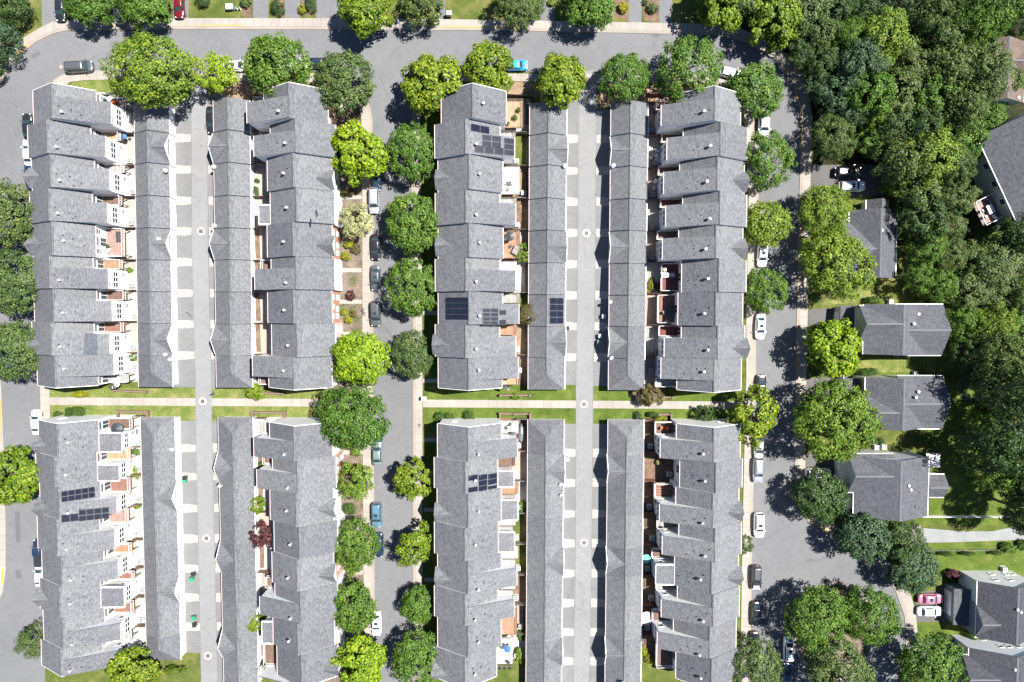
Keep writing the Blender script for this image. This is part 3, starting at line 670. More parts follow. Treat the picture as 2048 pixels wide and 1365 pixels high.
        wq.build('gable_wall', M['trim'], root)
    # roof vents
    rr = random.Random(hash(key) % 999 + i * 13 if False else (sum(map(ord, key)) * 31 + i * 13))
    def rz(x, y):
        if ext and kind == 'slope' and E0 < y < E1: return zat(x, Rp, (xe, ze))
        return zat(x, Rp, Mp)
    yv = (E0 + E1) / 2 - .6 if (ext and kind == 'slope') else yc - .6
    dd = abs(xm - xr)
    x = xr + s * dd * .32; y = yv + rr.uniform(-.4, .4); z = rz(x, y)
    q = MB(); q.tube((x, y, z - .1), (x, y, z + .75), .15, n=10); rv = q.build('roof_vent', M['vent'], root); q = MB(); q.tube((x, y, z + .75), (x, y, z + .95), .27, .2, n=10); q.build('vent_cap', M['vent'], rv)
    for fx_, fy_, mm, hh, rad in ((.55, .5, 'pipe', .3, .1), (.8, -.3, 'pipe', .3, .09), (.2, .9, 'pipe', .25, .12), (.62, -.9, 'pipe', .2, .1)):
        x = xr + s * dd * (fx_ + rr.uniform(-.08, .08)); y = yv + fy_ + rr.uniform(-.3, .3); z = rz(x, y)
        q = MB(); q.tube((x, y, z - .1), (x, y, z + hh), rad, n=8); q.build('vent_pipe', M[mm], root)
    for sp in solar:
        pl = {'f': plane_from(Fp, Rp), 'm': plane_from(Rp, Mp), 'e': epl if ext else None}[sp[0]]
        panels(root, pl, sp[1], sp[2], sp[3])
    if patch:
        pl = epl if (ext and kind == 'slope') else plane_from(Rp, Mp)
        p0, nrm = pl
        for rect in patch:
            cs = [on_plane(x, y, pl) + Vector((0, 0, .02)) for x, y in rect]
            q = MB(); q.face(cs if (cs[1] - cs[0]).cross(cs[2] - cs[0]).z > 0 else cs[::-1]); q.build('roof_patch', M['patch'], root)
    UNITS.append(dict(row=key, s=s, i=i, name=f'{cnt} house, {rowname} row', Y0=Y0, Y1=Y1, z0=z0, xf=xf, xm=xmw, xe=xew, ext=(E0, E1) if ext else None, deck=deck, root=root, rear=(a, b)))
    return root

def top_end(i, n): return ORD[i] + ' from north'
def path_end(i, n): return ORD[i] + ' from footpath'
c1u = ('c1u', 1, 'upper west-street', top_end); c2u = ('c2u', -1, 'upper second', top_end); c3u = ('c3u', 1, 'upper third', top_end); c4u = ('c4u', -1, 'upper east-street', top_end)
c1l = ('c1l', 1, 'lower west-street', path_end); c2l = ('c2l', -1, 'lower second', path_end); c3l = ('c3l', 1, 'lower third', path_end); c4l = ('c4l', -1, 'lower east-street', path_end)
B = {}
B['c1u'] = ([165, 237.5, 307, 374.5, 442, 511, 577, 644, 711.5, 776], [
 (66.5, 104, 192, (222, 205, 249), dict(label='grey roof and brown deck', deck='deck_brown')),
 (56, 94, 181, (211, 272, 318), dict(label='grey roof and tan deck', deck='deck_tan')),
 (64, 100, 188, (219, 338, 383), dict(label='small front gable and grey deck', gable=354, deck='deck_grey')),
 (60, 96.5, 184, (214.5, 406, 451), dict(label='grey roof and walnut deck', deck='deck_brown')),
 (66, 104, 191, None, dict(label='wide rosy deck and front gable', gable=490, deck='deck_pink')),
 (61.5, 99, 186, (216, 538, 580), dict(label='grey roof and orange deck', deck='deck_orange')),
 (69, 107, 193, (223.5, 602, 646), dict(label='pale vents and brown deck', deck='deck_brown')),
 (65, 102, 188, (219, 668, 711), dict(label='darker patched shingles and red deck', gable=690, deck='deck_red', patch=[[(170, 666), (195, 668), (195, 711), (166, 709)]])),
 (75, 110, 195.5, (227, 711, 751), dict(label='end wall facing the lawn and grey deck', deck='deck_grey'))])
B['c1l'] = ([848, 915, 975, 1040, 1114, 1174, 1237, 1300, 1354], [
 (78, 114, 197, (243, 866, 908), dict(kind='flat', label='flat-roofed extension and brown deck', gable=892, deck='deck_brown')),
 (73, 109, 194, (238, 929, 967), dict(kind='flat', label='boxy rear extension and orange deck', deck='deck_tan')),
 (81, 118, 201, (233, 997, 1039), dict(label='two dark solar arrays', gable=1018, deck='deck_red', solar=[('m', (123, 978, 191, 1000), 5, 2), ('e', (158, 1017, 219, 1040), 4, 2), ('e', (123, 1028, 158, 1044), 2, 1)])),
 (76, 115, 199, (229, 1061, 1101), dict(label='rusty deck and plain grey roof', deck='deck_pink')),
 (85, 122.5, 208, (236, 1123, 1166), dict(label='bright orange rear deck', deck='deck_orange')),
 (81, 118.5, 201, (248, 1174, 1214), dict(kind='flat', label='white-edged box extension', gable=1198, deck='deck_red')),
 (88, 126, 209, (240.5, 1247, 1289), dict(label='grey roof and terracotta deck', deck='deck_red')),
 (84, 122, 205, (236, 1302, 1340), dict(label='end wall by the garden tree', deck='deck_grey'))])
B['c2u'] = ([164, 236, 305, 374.5, 443, 512, 579, 647.5, 715, 780], [
 (655.5, 577.5, 528, (494, 205, 248), dict(label='stepped roof and brick front', front='brick', deck='deck_brown')),
 (671, 591, 541, (508, 272, 315), dict(label='grey roof beside the shaded yard', deck='deck_brown')),
 (663, 586, 535, None, dict(label='no rear extension and a small front gable', gable=358, deck='deck_brown')),
 (669, 592, 541, (518, 411, 455), dict(kind='flat', label='low lean-to and missing front shingles', deck=None, patch=[[(630, 421), (634, 420), (637, 430), (632, 438)]])),
 (664, 586, 535, None, dict(label='brick front and front gable', front='brick', gable=491, deck='deck_brown')),
 (669, 592, 543, (510, 539, 581), dict(label='white front and long rear extension', deck='deck_brown')),
 (664, 587, 536, None, dict(label='brick front and plain straight rear', front='brick', deck='deck_brown')),
 (671, 594, 544, None, dict(label='brick front beside a brick-paved yard', front='brick', deck='deck_brown')),
 (664, 587.5, 538, (505.5, 711, 753), dict(label='end wall shading the lawn', deck='deck_brown'))])
B['c2l'] = ([853, 923, 988, 1055, 1120, 1184, 1248, 1312, 1376], [
 (664, 588, 540, (508, 876, 917), dict(label='sunlit end wall under the big tree', deck='deck_grey')),
 (672, 595, 546, (514, 939, 977), dict(label='brick front and grey extension', front='brick', deck='deck_brown')),
 (667, 592, 541, None, dict(label='straight rear and white front gable', gable=1019, deck='deck_brown')),
 (675, 599, 549, None, dict(label='plain rear beside the plum tree', deck='deck_brown')),
 (667, 594, 545, None, dict(label='brick front gable', front='brick', gable=1150, deck='deck_brown')),
 (675, 601, 551, (520, 1193, 1235), dict(label='rear extension with sunlit side wall', deck='deck_brown')),
 (669, 596, 547, (524, 1243, 1284), dict(kind='flat', label='small low lean-to by the wooden stair', deck='deck_brown')),
 (676, 603, 555, (516, 1353, 1376), dict(label='roof cut by the frame edge', gable=1338, deck='deck_brown'))])
B['c3u'] = ([166, 236, 308, 378, 446, 514.5, 582.5, 649.5, 716.5, 781], [
 (883, 945, 1012, None, dict(label='straight rear and tan timber deck', deck='deck_tan')),
 (870, 931, 1000, (1029, 275, 313), dict(label='three scattered solar arrays', deck='deck_grey', solar=[('m', (942, 251, 979, 266), 2, 1), ('e', (964, 271, 1003, 296), 2, 2), ('e', (949, 293, 1008, 309), 3, 1), ('e', (1008, 277, 1029, 312), 1, 3)])),
 (876.5, 938, 1005.5, None, dict(label='bright white rear deck', gable=358, deck='deck_white')),
 (871, 931.5, 999.5, (1031, 408, 452), dict(label='grey roof and slatted grey deck', deck='deck_grey')),
 (877, 938, 1006, None, dict(label='orange rear deck with furniture', gable=492, deck='deck_orange')),
 (871, 931.5, 999, (1031, 541, 583), dict(label='white box beside the extension', deck='deck_white')),
 (877, 938, 1005, (1037.5, 608, 652), dict(label='large front and rear solar arrays', deck='deck_grey', solar=[('f', (891, 595, 937, 640), 3, 4), ('e', (965, 617, 997, 651), 2, 4), ('e', (998.5, 620, 1013, 631), 1, 1), ('e', (998.5, 639.5, 1013, 650.5), 1, 1)])),
 (871, 931, 999, (1031, 674, 716), dict(label='red deck and front gable', gable=690, deck='deck_orange')),
 (877, 937, 1004, (1036, 715, 757), dict(label='end wall above the brick garden wall', deck='deck_tan'))])
B['c3l'] = ([855, 924, 988, 1057, 1123, 1189, 1253, 1315.5, 1378], [
 (875.5, 936.5, 1003, (1034.5, 877, 920), dict(label='white roof-terrace deck at the end', deck='deck_white')),
 (869, 930, 995, (1028, 942, 985), dict(kind='flat', label='one solar array over a box extension', deck='deck_brown', solar=[('m', (936.5, 950, 956, 961), 1, 1), ('m', (957, 949, 975, 983), 1, 3), ('m', (976, 947, 994.5, 969), 1, 2), ('m', (976, 971, 994.5, 982), 1, 1), ('m', (936.5, 974, 956, 984.5), 1, 1)])),
 (875, 936.5, 1002, (1035, 1000, 1044), dict(kind='flat', label='front gable and tan side deck', gable=1028, deck='deck_orange')),
 (869.5, 930, 996, (1028.5, 1064, 1107), dict(kind='flat', label='box extension and white steps', deck='deck_white')),
 (876, 936, 1002, (1033.5, 1136, 1176), dict(label='rear extension over a strip of lawn', gable=1157, deck='deck_white')),
 (869.5, 930, 995.5, (1028, 1199, 1239), dict(label='rear extension beside a railed stair', deck='deck_white')),
 (876, 936, 1002, None, dict(label='broad terracotta deck', deck='deck_orange')),
 (869, 930, 993, None, dict(label='pale grey deck with three chairs', gable=1347, deck='deck_white'))])
B['c4u'] = ([171, 242, 312, 381.5, 449.5, 517, 584, 652, 718, 785], [
 (1481, 1429.5, 1354, (1323, 210, 253), dict(label='grey roof beside a red fence', deck='deck_red')),
 (1494, 1441, 1367, (1334.5, 276, 321), dict(label='grey roof over a yard of white chairs', deck='deck_brown')),
 (1488, 1434.5, 1360, (1328, 344, 389), dict(label='front gable under a street tree', gable=362, deck='deck_brown')),
 (1493, 1439.5, 1366, (1332, 411, 457), dict(label='grey roof over a maroon deck', deck='deck_maroon')),
 (1485, 1431.5, 1358, (1325.5, 477, 520), dict(label='front gable and satellite dish', gable=497, deck='deck_brown')),
 (1492, 1438, 1364, None, dict(label='maroon deck and no extension', deck='deck_maroon')),
 (1485, 1431.5, 1356.5, None, dict(label='wide brown deck with a covered table', deck='deck_red')),
 (1489, 1435.5, 1363, (1329, 676, 717), dict(label='dark red deck floor', gable=697, deck='deck_maroon')),
 (1482, 1428, 1354.5, (1322.5, 713.5, 758), dict(label='grey-floored deck at the footpath end', deck='deck_grey'))])
B['c4l'] = ([856, 926, 987, 1057, 1125, 1190, 1254, 1318, 1382], [
 (1480, 1427, 1353, (1321, 878, 921), dict(label='deck with orange chairs at the end', deck='deck_brown')),
 (1484, 1431.5, 1360, None, dict(label='straight rear over a dark patio', deck=None)),
 (1477, 1426, 1352, (1319.5, 1009, 1051), dict(label='slatted pergola and front gable', gable=1025, deck='deck_red')),
 (1482, 1430, 1358, (1325, 1072, 1114), dict(label='pink flowers on its deck', deck='deck_grey')),
 (1476, 1423, 1349.5, (1312, 1129, 1170), dict(kind='flat', label='detached-looking box extension', gable=1155, deck='deck_brown')),
 (1478, 1426, 1355, (1323, 1199, 1241), dict(label='pale stain on the rear slope', deck='deck_grey')),
 (1471.5, 1419, 1347, (1315, 1264, 1305), dict(label='large pale stain on the roof', deck='deck_brown')),
 (1475, 1423, 1352, None, dict(label='dark walled roof terrace', deck='deck_brown'))])
WINS = {'c1': 'rear', 'c2': 'front', 'c3': 'none', 'c4': 'rear'}
for row in (c1u, c1l, c2u, c2l, c3u, c3l, c4u, c4l):
    ys, us = B[row[0]]
    for i, (f, r, m, ext, kw) in enumerate(us):
        kw = dict(kw); last = i == len(us) - 1; lower = row[0][2] == 'l'
        end = (1 if i == 0 else (-1 if last else None))
        townhouse(row, i, len(us), (ys[i], ys[i + 1]), f, r, m, ext, wins=WINS[row[0][:2]], end=end, **kw)

# ------------------------------------------------------------------ garages
GAR = []
def garage(name, i, ys, xl, xr, xg, alley, gable, rowname, cnt, hip=None, solar=(), dish=None):
    Y1 = W(1024, ys[0], 4.7).y; Y0 = W(1024, ys[1], 4.7).y; yc = (Y0 + Y1) / 2; z0 = g(yc); pm = (ys[0] + ys[1]) / 2
    L = hit(xl, pm, z0 + 2.6).x; Rr = hit(xr, pm, z0 + 2.6).x; G = hit(xg, pm, z0 + 4.7).x
    look = 'cross-gabled' if gable else 'plain-roofed'
    if solar: look = 'solar-panelled'
    root = thing('garage', f'{look} grey garage, {cnt} in the {rowname} garage row', 'garage', ((L + Rr) / 2, yc, z0), group=f'garages of the {rowname} garage row')
    ze, zr = z0 + 2.6, z0 + 4.7
    base = z0 - .8
    Lw, Rw = L + .22, Rr - .22
    zat = lambda x: ze + (zr - ze) * ((x - L) / (G - L) if x < G else (Rr - x) / (Rr - G))
    mb = MB(); mb.prism_y([(Lw, base), (Lw, zat(Lw) - .13), (G, zr - .14), (Rw, zat(Rw) - .13), (Rw, base)] if not hip else [(Lw, base), (Lw, zat(Lw) - .13), (Rw, zat(Rw) - .13), (Rw, base)], Y0 + (.012 if hip != -1 else .3), Y1 - (.012 if hip != 1 else .3))
    mb.build('wall', M['white'], root)
    rb = MB()
    if not hip:
        rb.slab([(L, ze), (G, zr), (Rr, ze)], Y0 + .004, Y1 - .004, .12)
    else:
        ya, yb_ = (Y0, Y1)
        hy = (Y1 - 2.9) if hip > 0 else (Y0 + 2.9); far = Y0 + .004 if hip > 0 else Y1 - .004; near = Y1 if hip > 0 else Y0
        P = [(L, far, ze), (Rr, far, ze), (Rr, near, ze), (L, near, ze), (G, far, zr), (G, hy, zr)]
        fs = [(0, 4, 5, 3), (1, 2, 5, 4), (2, 3, 5), (0, 3, 2, 1), (0, 1, 4)]
        if hip < 0: pass
        else: fs = [q[::-1] for q in fs]
        fs = [q if hip > 0 else q for q in fs]
        b = 0; rb.v = P; rb.f = fs; rb.m = [0] * len(fs)
    roof = rb.build('roof', M['roof'], root)
    rc = MB(); a, b = (Y0 + .006, Y1 - .006)
    if hip == 1: b = Y1 - 2.9
    if hip == -1: a = Y0 + 2.9
    rc.slab([(G - .16, zat(G - .16) + .08), (G, zr + .09), (G + .16, zat(G + .16) + .08)], a, b, .08); rc.build('ridge_cap', M['roof'], roof)
    for x, sx in ((L, -1), (Rr, 1)):
        q = MB(); q.box(x, x + sx * .1, Y0 + .01, Y1 - .01, ze - .13, ze - .01); q.build('gutter', M['rusttrim' if sx < 0 else 'trim'], root)
    s = alley; xe = Rr if s > 0 else L; xw = Rw if s > 0 else Lw
    q = MB(); q.box(xw + s * .004, xw + s * .05, yc - 2.35, yc + 2.35, z0, z0 + 2.15); gd = q.build('garage_door', M['gdoor'], root)
    q = MB(); q.box(xw + s * .05, xw + s * .07, yc - .25, yc + .25, z0 + .5, z0 + .56); q.build('door_handle', M['iron'], gd)
    bx = Lw if s > 0 else Rw
    q = MB(); q.box(bx - s * .004, bx - s * .05, yc + 1, yc + 1.9, z0, z0 + 2.05); q.build('side_door', M['trim'], root)
    if gable:
        hw = (Y1 - Y0) / 2 - .12; za = zr - .12; f = xe + s * .12; xb = G + s * abs(xe - G) * (zr - za) / (zr - ze)
        gq = MB()
        for sg in (1, -1):
            q = [(xe - s * .02, yc + sg * hw, ze + .06), (f, yc + sg * hw, ze + .06), (f, yc, za + .05), (xb, yc, za + .05)]
            gq.face(q if sg * s < 0 else q[::-1]); q2 = [(p[0], p[1], p[2] - .1) for p in q]
            gq.face(q2[::-1] if sg * s < 0 else q2); gq.face([q[1], q2[1], q2[2], q[2]])
        gr = gq.build('gable_roof', M['roof_x'], root)
        q = MB(); q.slab([(f if f < xb else xb, za + .09), (xb if f < xb else f, za + .09)], yc - .14, yc + .14, .03); q.build('ridge_cap', M['ridge'], gr)
        for sg in (1, -1):
            q = MB(); q.tube((f, yc + sg * hw * .98, ze + .06), (xb, yc + sg * .02, za + .05), .085, n=4); q.build('valley_shade_strip', M['ridge'], gr)  # dark strip added along the valley to bring out the facets' shading
        wq = MB(); x0 = xw + s * .03; x1 = xw - s * 1.2
        prof = [(yc - hw + .1, ze - .5), (yc + hw - .1, ze - .5), (yc + hw - .1, ze - .04), (yc, za - .06), (yc - hw + .1, ze - .04)]
        b0 = 0; wq.v = [(x0, y, z) for y, z in prof] + [(x1, y, z) for y, z in prof]
        wq.f = [(0, 1, 2, 3, 4), (9, 8, 7, 6, 5), (0, 5, 6, 1), (1, 6, 7, 2), (4, 9, 5, 0), (2, 7, 8, 3), (3, 8, 9, 4)]; wq.m = [0] * 7
        wq.build('gable_wall', M['white'], root)
        vq = MB()
        for sg in (1, -1):
            p0 = Vector((f + s * .03, yc + sg * hw, ze + .0)); p1 = Vector((f + s * .03, yc, za + .0)); vq.tube(p0, p1, .07, n=4)
        vq.build('verge_board', M['trim'], root)
    for sp in solar:
        panels(root, plane_from((G, zr), (Rr, ze)) if sp[0] == 'r' else plane_from((L, ze), (G, zr)), sp[1], sp[2], sp[3])
    if dish:
        dx, dy = dish; p = hit(dx, dy, z0 + 3.4)
        zz = zat(min(max(p.x, L), Rr))
        q = MB(); q.tube((p.x, p.y, zz - .1), (p.x, p.y, zz + .5), .04, n=6); di = q.build('satellite_dish', M['vent'], root)
        q = MB(); c = Vector((p.x, p.y, zz + .55)); d = Vector((.3, -.5, .75)).normalized()
        q.tube(c, c + d * .08, .28, .42, n=14); q.build('reflector', M['vent'], di)
    q = MB(); xx = xw + s * .06; q.box(xw + s * .004, xw + s * .18, yc + 2.65, yc + 2.8, z0 + 1.9, z0 + 2.15); q.build('wall_lamp', M['iron'], root)
    GAR.append(dict(name=name, i=i, L=Lw, R=Rw, Y0=Y0, Y1=Y1, z0=z0, s=s))

def garages(name, ys, l, r, rd, alley, gables, rowname, hipfirst=False, hiplast=False, solar={}, dish={}):
    ya, yb_ = ys[0], ys[-1]
    n = len(ys) - 1
    for i in range(n):
        t = ((ys[i] + ys[i + 1]) / 2 - ya) / (yb_ - ya)
        L = l[0] + (l[1] - l[0]) * t; R_ = r[0] + (r[1] - r[0]) * t; G = rd[0] + (rd[1] - rd[0]) * t
        cnt = ORD[i] + (' from north' if name[-1] == 'u' else ' from footpath')
        garage(name, i, (ys[i], ys[i + 1]), L, R_, G, alley, i in gables, rowname, cnt, 1 if (i == 0 and hipfirst) else (-1 if (i == n - 1 and hiplast) else None), solar.get(i, ()), dish.get(i))
garages('g1u', [203, 260, 324.5, 390, 455, 519, 583, 647, 711.5, 777], (268.3, 277.3), (337.5, 345), (293.5, 302.5), 1, (1, 4, 7), 'upper first', False, True, dish={1: (331, 341), 4: (322, 479), 7: (332, 709), 8: (339, 719)})
garages('g1l', [838, 905, 966, 1032, 1095, 1157, 1217.5, 1278, 1332], (281, 294), (349, 362), (304, 319), 1, (2, 5), 'lower first', True, True, dish={0: (343, 899)})
garages('g2u', [193, 259, 324, 390, 455, 519, 583.5, 648.5, 712, 778], (426.5, 433), (499, 504.5), (454.5, 462), -1, (1, 4, 7), 'upper second', False, True, dish={2: (427, 333), 3: (428, 451)})
garages('g2l', [838, 907, 970, 1030, 1090, 1152, 1211, 1270, 1327, 1386], (436, 448.5), (505.5, 517), (463.5, 477), -1, (1, 4, 7), 'lower second', True, False, dish={1: (439, 972)})
garages('g3u', [200, 265, 329, 395, 459.5, 525, 589, 653, 716, 782], (1060, 1056.3), (1133.5, 1129), (1097, 1093), 1, (1, 4, 7), 'upper third', False, True, solar={6: [('r', (1099.5, 596, 1127, 648), 2, 4)]}, dish={1: (1130, 331)})
garages('g3l', [843, 912, 975, 1037, 1100, 1162, 1224, 1285, 1345, 1404], (1056, 1052), (1128.5, 1122), (1092, 1088.5), 1, (1, 4, 7), 'lower third', True, False, dish={2: (1121, 969), 3: (1123, 990)})
garages('g4u', [199, 266, 331, 396, 460, 526, 590, 653, 717, 783], (1222.5, 1217), (1296.5, 1288.5), (1261.5, 1255.5), -1, (1, 4, 7), 'upper fourth', False, True, dish={1: (1227, 331), 6: (1221, 604), 7: (1223, 716)})
garages('g4l', [843, 912, 975, 1037, 1099, 1159, 1220, 1282, 1342, 1402], (1216.5, 1210), (1288, 1281), (1254, 1248), -1, (1, 4, 7), 'lower fourth', True, False, dish={8: (1242, 1356)})

# ------------------------------------------------------------------ detached houses
def block(mbw, mbr, x0, y0, x1, y1, ze, zr, axis, over=.3, base=-1.0, ends=(True, True)):
    """a gabled block: eaves outline in world metres"""
    y0, y1 = min(y0, y1), max(y0, y1); x0, x1 = min(x0, x1), max(x0, x1)
    if axis == 'Y':
        xm = (x0 + x1) / 2; a = (x0 + over); b = (x1 - over); k = (zr - ze) / (xm - x0)
        mbw.prism_y([(a, base), (a, ze + over * k - .15), (xm, zr - .16), (b, ze + over * k - .15), (b, base)], y0 + .15, y1 - .15)
        mbr.slab([(x0, ze), (xm, zr), (x1, ze)], y0, y1, .15)
    else:
        ym = (y0 + y1) / 2; k = (zr - ze) / (ym - y0)
        def pr(mb, prof, a, b):
            nb = len(mb.v); n = len(prof)
            ar = sum(prof[i][0] * prof[(i + 1) % n][1] - prof[(i + 1) % n][0] * prof[i][1] for i in range(n))
            if ar < 0: prof = prof[::-1]
            mb.v += [(a, y, z) for y, z in prof] + [(b, y, z) for y, z in prof]
            mb.f.append(tuple(nb + i for i in reversed(range(n)))); mb.m.append(0); mb.f.append(tuple(nb + n + i for i in range(n))); mb.m.append(0)
            for i in range(n):
                j = (i + 1) % n; mb.f.append((nb + i, nb + j, nb + n + j, nb + n + i)); mb.m.append(0)
        pr(mbw, [(y0 + over, base), (y0 + over, ze + over * k - .15), (ym, zr - .16), (y1 - over, ze + over * k - .15), (y1 - over, base)], x0 + .15, x1 - .15)
        pr(mbr, [(y0, ze), (ym, zr), (y1, ze), (y1, ze - .15), (ym, zr - .15), (y0, ze - .15)], x0, x1)

def detached(label, blocks, wall, roof, roofx, vents=(), wins=(), dish=None, garage_front=None):
    """blocks: (axis, px x0, y0, x1, y1 at the eaves, eave h, ridge h)"""
    a = blocks[0]; p = W((a[1] + a[3]) / 2, (a[2] + a[4]) / 2, a[5]); z0 = g(p.y)
    root = thing('detached_house', label, 'house', (p.x, p.y, z0), group='detached houses by the wood')
    for k, b in enumerate(blocks):
        ax, x0, y0, x1, y1, ze, zr = b[:7]
        A = hit(x0, y0, z0 + ze); Bb = hit(x1, y1, z0 + ze)
        w_, r_ = MB(), MB()
        block(w_, r_, A.x, Bb.y, Bb.x, A.y, z0 + ze, z0 + zr, ax, base=z0 - 1.5)
        w_.build('wall' if k == 0 else 'wing_wall', M['palegrey' if (wall == 'navy' and k == 0) else wall], root)
        ro = r_.build('roof' if k == 0 else 'wing_roof', M[roof if ax == 'Y' else roofx], root)
        q = MB()
        if ax == 'Y':
            xm = (A.x + Bb.x) / 2; kk = (zr - ze) / (xm - A.x) * .18
            q.slab([(xm - .18, z0 + zr - kk + .03), (xm, z0 + zr + .035), (xm + .18, z0 + zr - kk + .03)], Bb.y + .01, A.y - .01, .03)
            for x, sx in ((A.x, -1), (Bb.x, 1)): q2 = MB(); q2.box(x, x + sx * .1, Bb.y + .02, A.y - .02, z0 + ze - .14, z0 + ze - .01); q2.build('gutter', M['trim'], root)
        else:
            ym = (A.y + Bb.y) / 2
            q.box(min(A.x, Bb.x) + .01, max(A.x, Bb.x) - .01, ym - .15, ym + .15, z0 + zr - .02, z0 + zr + .03)
            for y, sy in ((A.y, 1), (Bb.y, -1)): q2 = MB(); q2.box(A.x + .02, Bb.x - .02, y, y + sy * .1, z0 + ze - .14, z0 + ze - .01); q2.build('gutter', M['trim'], root)
        q.build('ridge_cap', M['ridge'], ro)
    for (px, py, h, kind) in vents:
        v = hit(px, py, z0 + h); q = MB()
        if kind == 'v': q.tube((v.x, v.y, v.z - .8), (v.x, v.y, v.z), .17, n=10); q.tube((v.x, v.y, v.z), (v.x, v.y, v.z + .18), .3, .22, n=10); q.build('roof_vent', M['vent'], root)
        else: q.tube((v.x, v.y, v.z - .8), (v.x, v.y, v.z), .1, n=8); q.build('vent_pipe', M['pipe'], root)
    return root, z0

def west_windows(root, z0, x, ys, zlo, zhi, w=1.0):
    for y in ys: window(root, x, y - w / 2, y + w / 2, z0 + zlo, z0 + zhi, -1)
def flat_wing(root, z0, x0, y0, x1, y1, h, wall, name='garage_roof', mat='roof_d'):
    A = hit(x0, y0, z0 + h); Bb = hit(x1, y1, z0 + h)
    w_ = MB(); w_.box(A.x + .2, Bb.x, Bb.y + .2, A.y - .2, z0 - 1, z0 + h - .02); w_.build('wing_wall', M[wall], root)
    r_ = MB(); r_.slab([(A.x, z0 + h), (Bb.x, z0 + h + .7)], Bb.y, A.y, .14); r_.build(name, M[mat], root)
    gd = MB(); gd.box(A.x + .2, A.x + .14, (A.y + Bb.y) / 2 - 2.3, (A.y + Bb.y) / 2 + 2.3, z0, z0 + 2.2); gd.build('garage_door', M['gdoor'], root)
    return A, Bb

r_, z_ = detached('grey-roofed bungalow half hidden by bright green trees', [('Y', 1699, 421, 1791, 557, 3.2, 6.0), ('Y', 1733, 400, 1775, 430, 3.0, 4.8), ('X', 1685, 440, 1740, 560, 3.0, 5.6)], 'cream', 'roof_d', 'roof_dx', [(1763, 461, 5.6, 'v'), (1760, 474, 5.4, 'p'), (1774, 490, 4.6, 'p')])
r_, z_ = detached('sage-walled house with crossed grey gables and satellite aerial', [('Y', 1728, 609, 1852, 709, 5.6, 8.4), ('X', 1719, 612, 1790, 684, 5.6, 8.3), ('X', 1790, 609, 1884, 711, 5.5, 8.0)], 'sage', 'roof_d', 'roof_dx', [(1828, 648, 8.0, 'v'), (1837, 629, 7.0, 'v'), (1819, 619, 7.2, 'v'), (1812, 628, 7.5, 'p')])
A, Bb = flat_wing(r_, z_, 1681, 612, 1712, 688, 3.0, 'sage')
west_windows(r_, z_, hit(1719, 640, z_ + 5.6).x + .145, [hit(1719, y, z_ + 5).y for y in (627, 643, 659)], 3.9, 5.1)
r_, z_ = detached('slate-roofed house with a dark low garage and shade tree in front', [('Y', 1731, 755, 1849, 857, 5.6, 8.4), ('X', 1716, 786, 1795, 858, 5.4, 8.1), ('X', 1795, 752, 1884, 858, 5.5, 8.1)], 'sage', 'roof_d', 'roof_dx', [(1832, 795, 8.0, 'v'), (1837, 784, 7.4, 'v'), (1840, 773, 7.0, 'p'), (1816, 850, 6.8, 'p')])
flat_wing(r_, z_, 1690, 757, 1716, 790, 3.0, 'sage')
west_windows(r_, z_, hit(1716, 800, z_ + 5.4).x + .145, [hit(1716, y, z_ + 5).y for y in (800, 815, 832)], 3.7, 4.9)
r_, z_ = detached('grey-walled house with a wide front gable and square patio awning behind', [('Y', 1709, 914, 1855, 1033, 5.6, 8.8), ('X', 1697, 908, 1785, 985, 5.6, 8.3), ('X', 1850, 949, 1888, 995, 3.0, 4.6)], 'grey', 'roof_d', 'roof_dx', [(1818, 972, 8.2, 'v'), (1822, 980, 7.8, 'v'), (1842, 987, 6.8, 'p'), (1832, 1015, 7.6, 'p')])
west_windows(r_, z_, hit(1697, 945, z_ + 5.6).x + .145, [hit(1697, y, z_ + 5).y for y in (925, 932, 940, 956)], 3.7, 5.2)
for y in (928, 950): 
    q = MB(); c = hit(1697, y, z_ + 1).y; x = hit(1697, y, z_ + 5.6).x + .15; q.box(x, x - .06, c - 1.2, c + 1.2, z_, z_ + 2.2); q.build('garage_door', M['gdoor'], r_)
r_, z_ = detached('blue-grey clad house beside the pink car', [('Y', 1955, 1163, 2066, 1275, 5.7, 8.9), ('X', 1951, 1206, 2000, 1275, 5.5, 7.6)], 'navy', 'roof_e', 'roof_ex', [(2035, 1220, 8.9, 'v'), (2042, 1225, 8.6, 'v')])
flat_wing(r_, z_, 1908, 1178, 1942, 1250, 3.1, 'navy')
west_windows(r_, z_, hit(1955, 1170, z_ + 5.7).x + .445, [hit(1955, y, z_ + 5).y for y in (1171, 1183)], 3.6, 5.0)
yn = hit(2000, 1163, z_ + 5.7).y - .145
for px_ in (1985, 1998, 2014, 2028, 2040):
    xx = hit(px_, 1163, z_ + 4).x; window_y(r_, yn, xx - .45, xx + .45, z_ + (4.2 if px_ % 3 else 1.4), z_ + (5.2 if px_ % 3 else 2.4), 1)
west_windows(r_, z_, hit(1951, 1235, z_ + 5.5).x + .145, [hit(1951, y, z_ + 5).y for y in (1232, 1246)], 3.6, 5.0)
r_, z_ = detached('dark-clad corner house cut by the bottom edge of the view', [('Y', 1938, 1297, 2078, 1420, 5.7, 9.0), ('X', 1925, 1310, 2000, 1385, 5.6, 7.9)], 'navy', 'roof_e', 'roof_ex', [(2030, 1340, 8.8, 'v')])
yn = hit(2000, 1297, z_ + 5.7).y - .145
for px_ in (1980, 1996, 2012, 2030):
    xx = hit(px_, 1297, z_ + 4).x; window_y(r_, yn, xx - .45, xx + .45, z_ + (4.2 if px_ % 3 else 1.4), z_ + (5.2 if px_ % 3 else 2.4), 1)
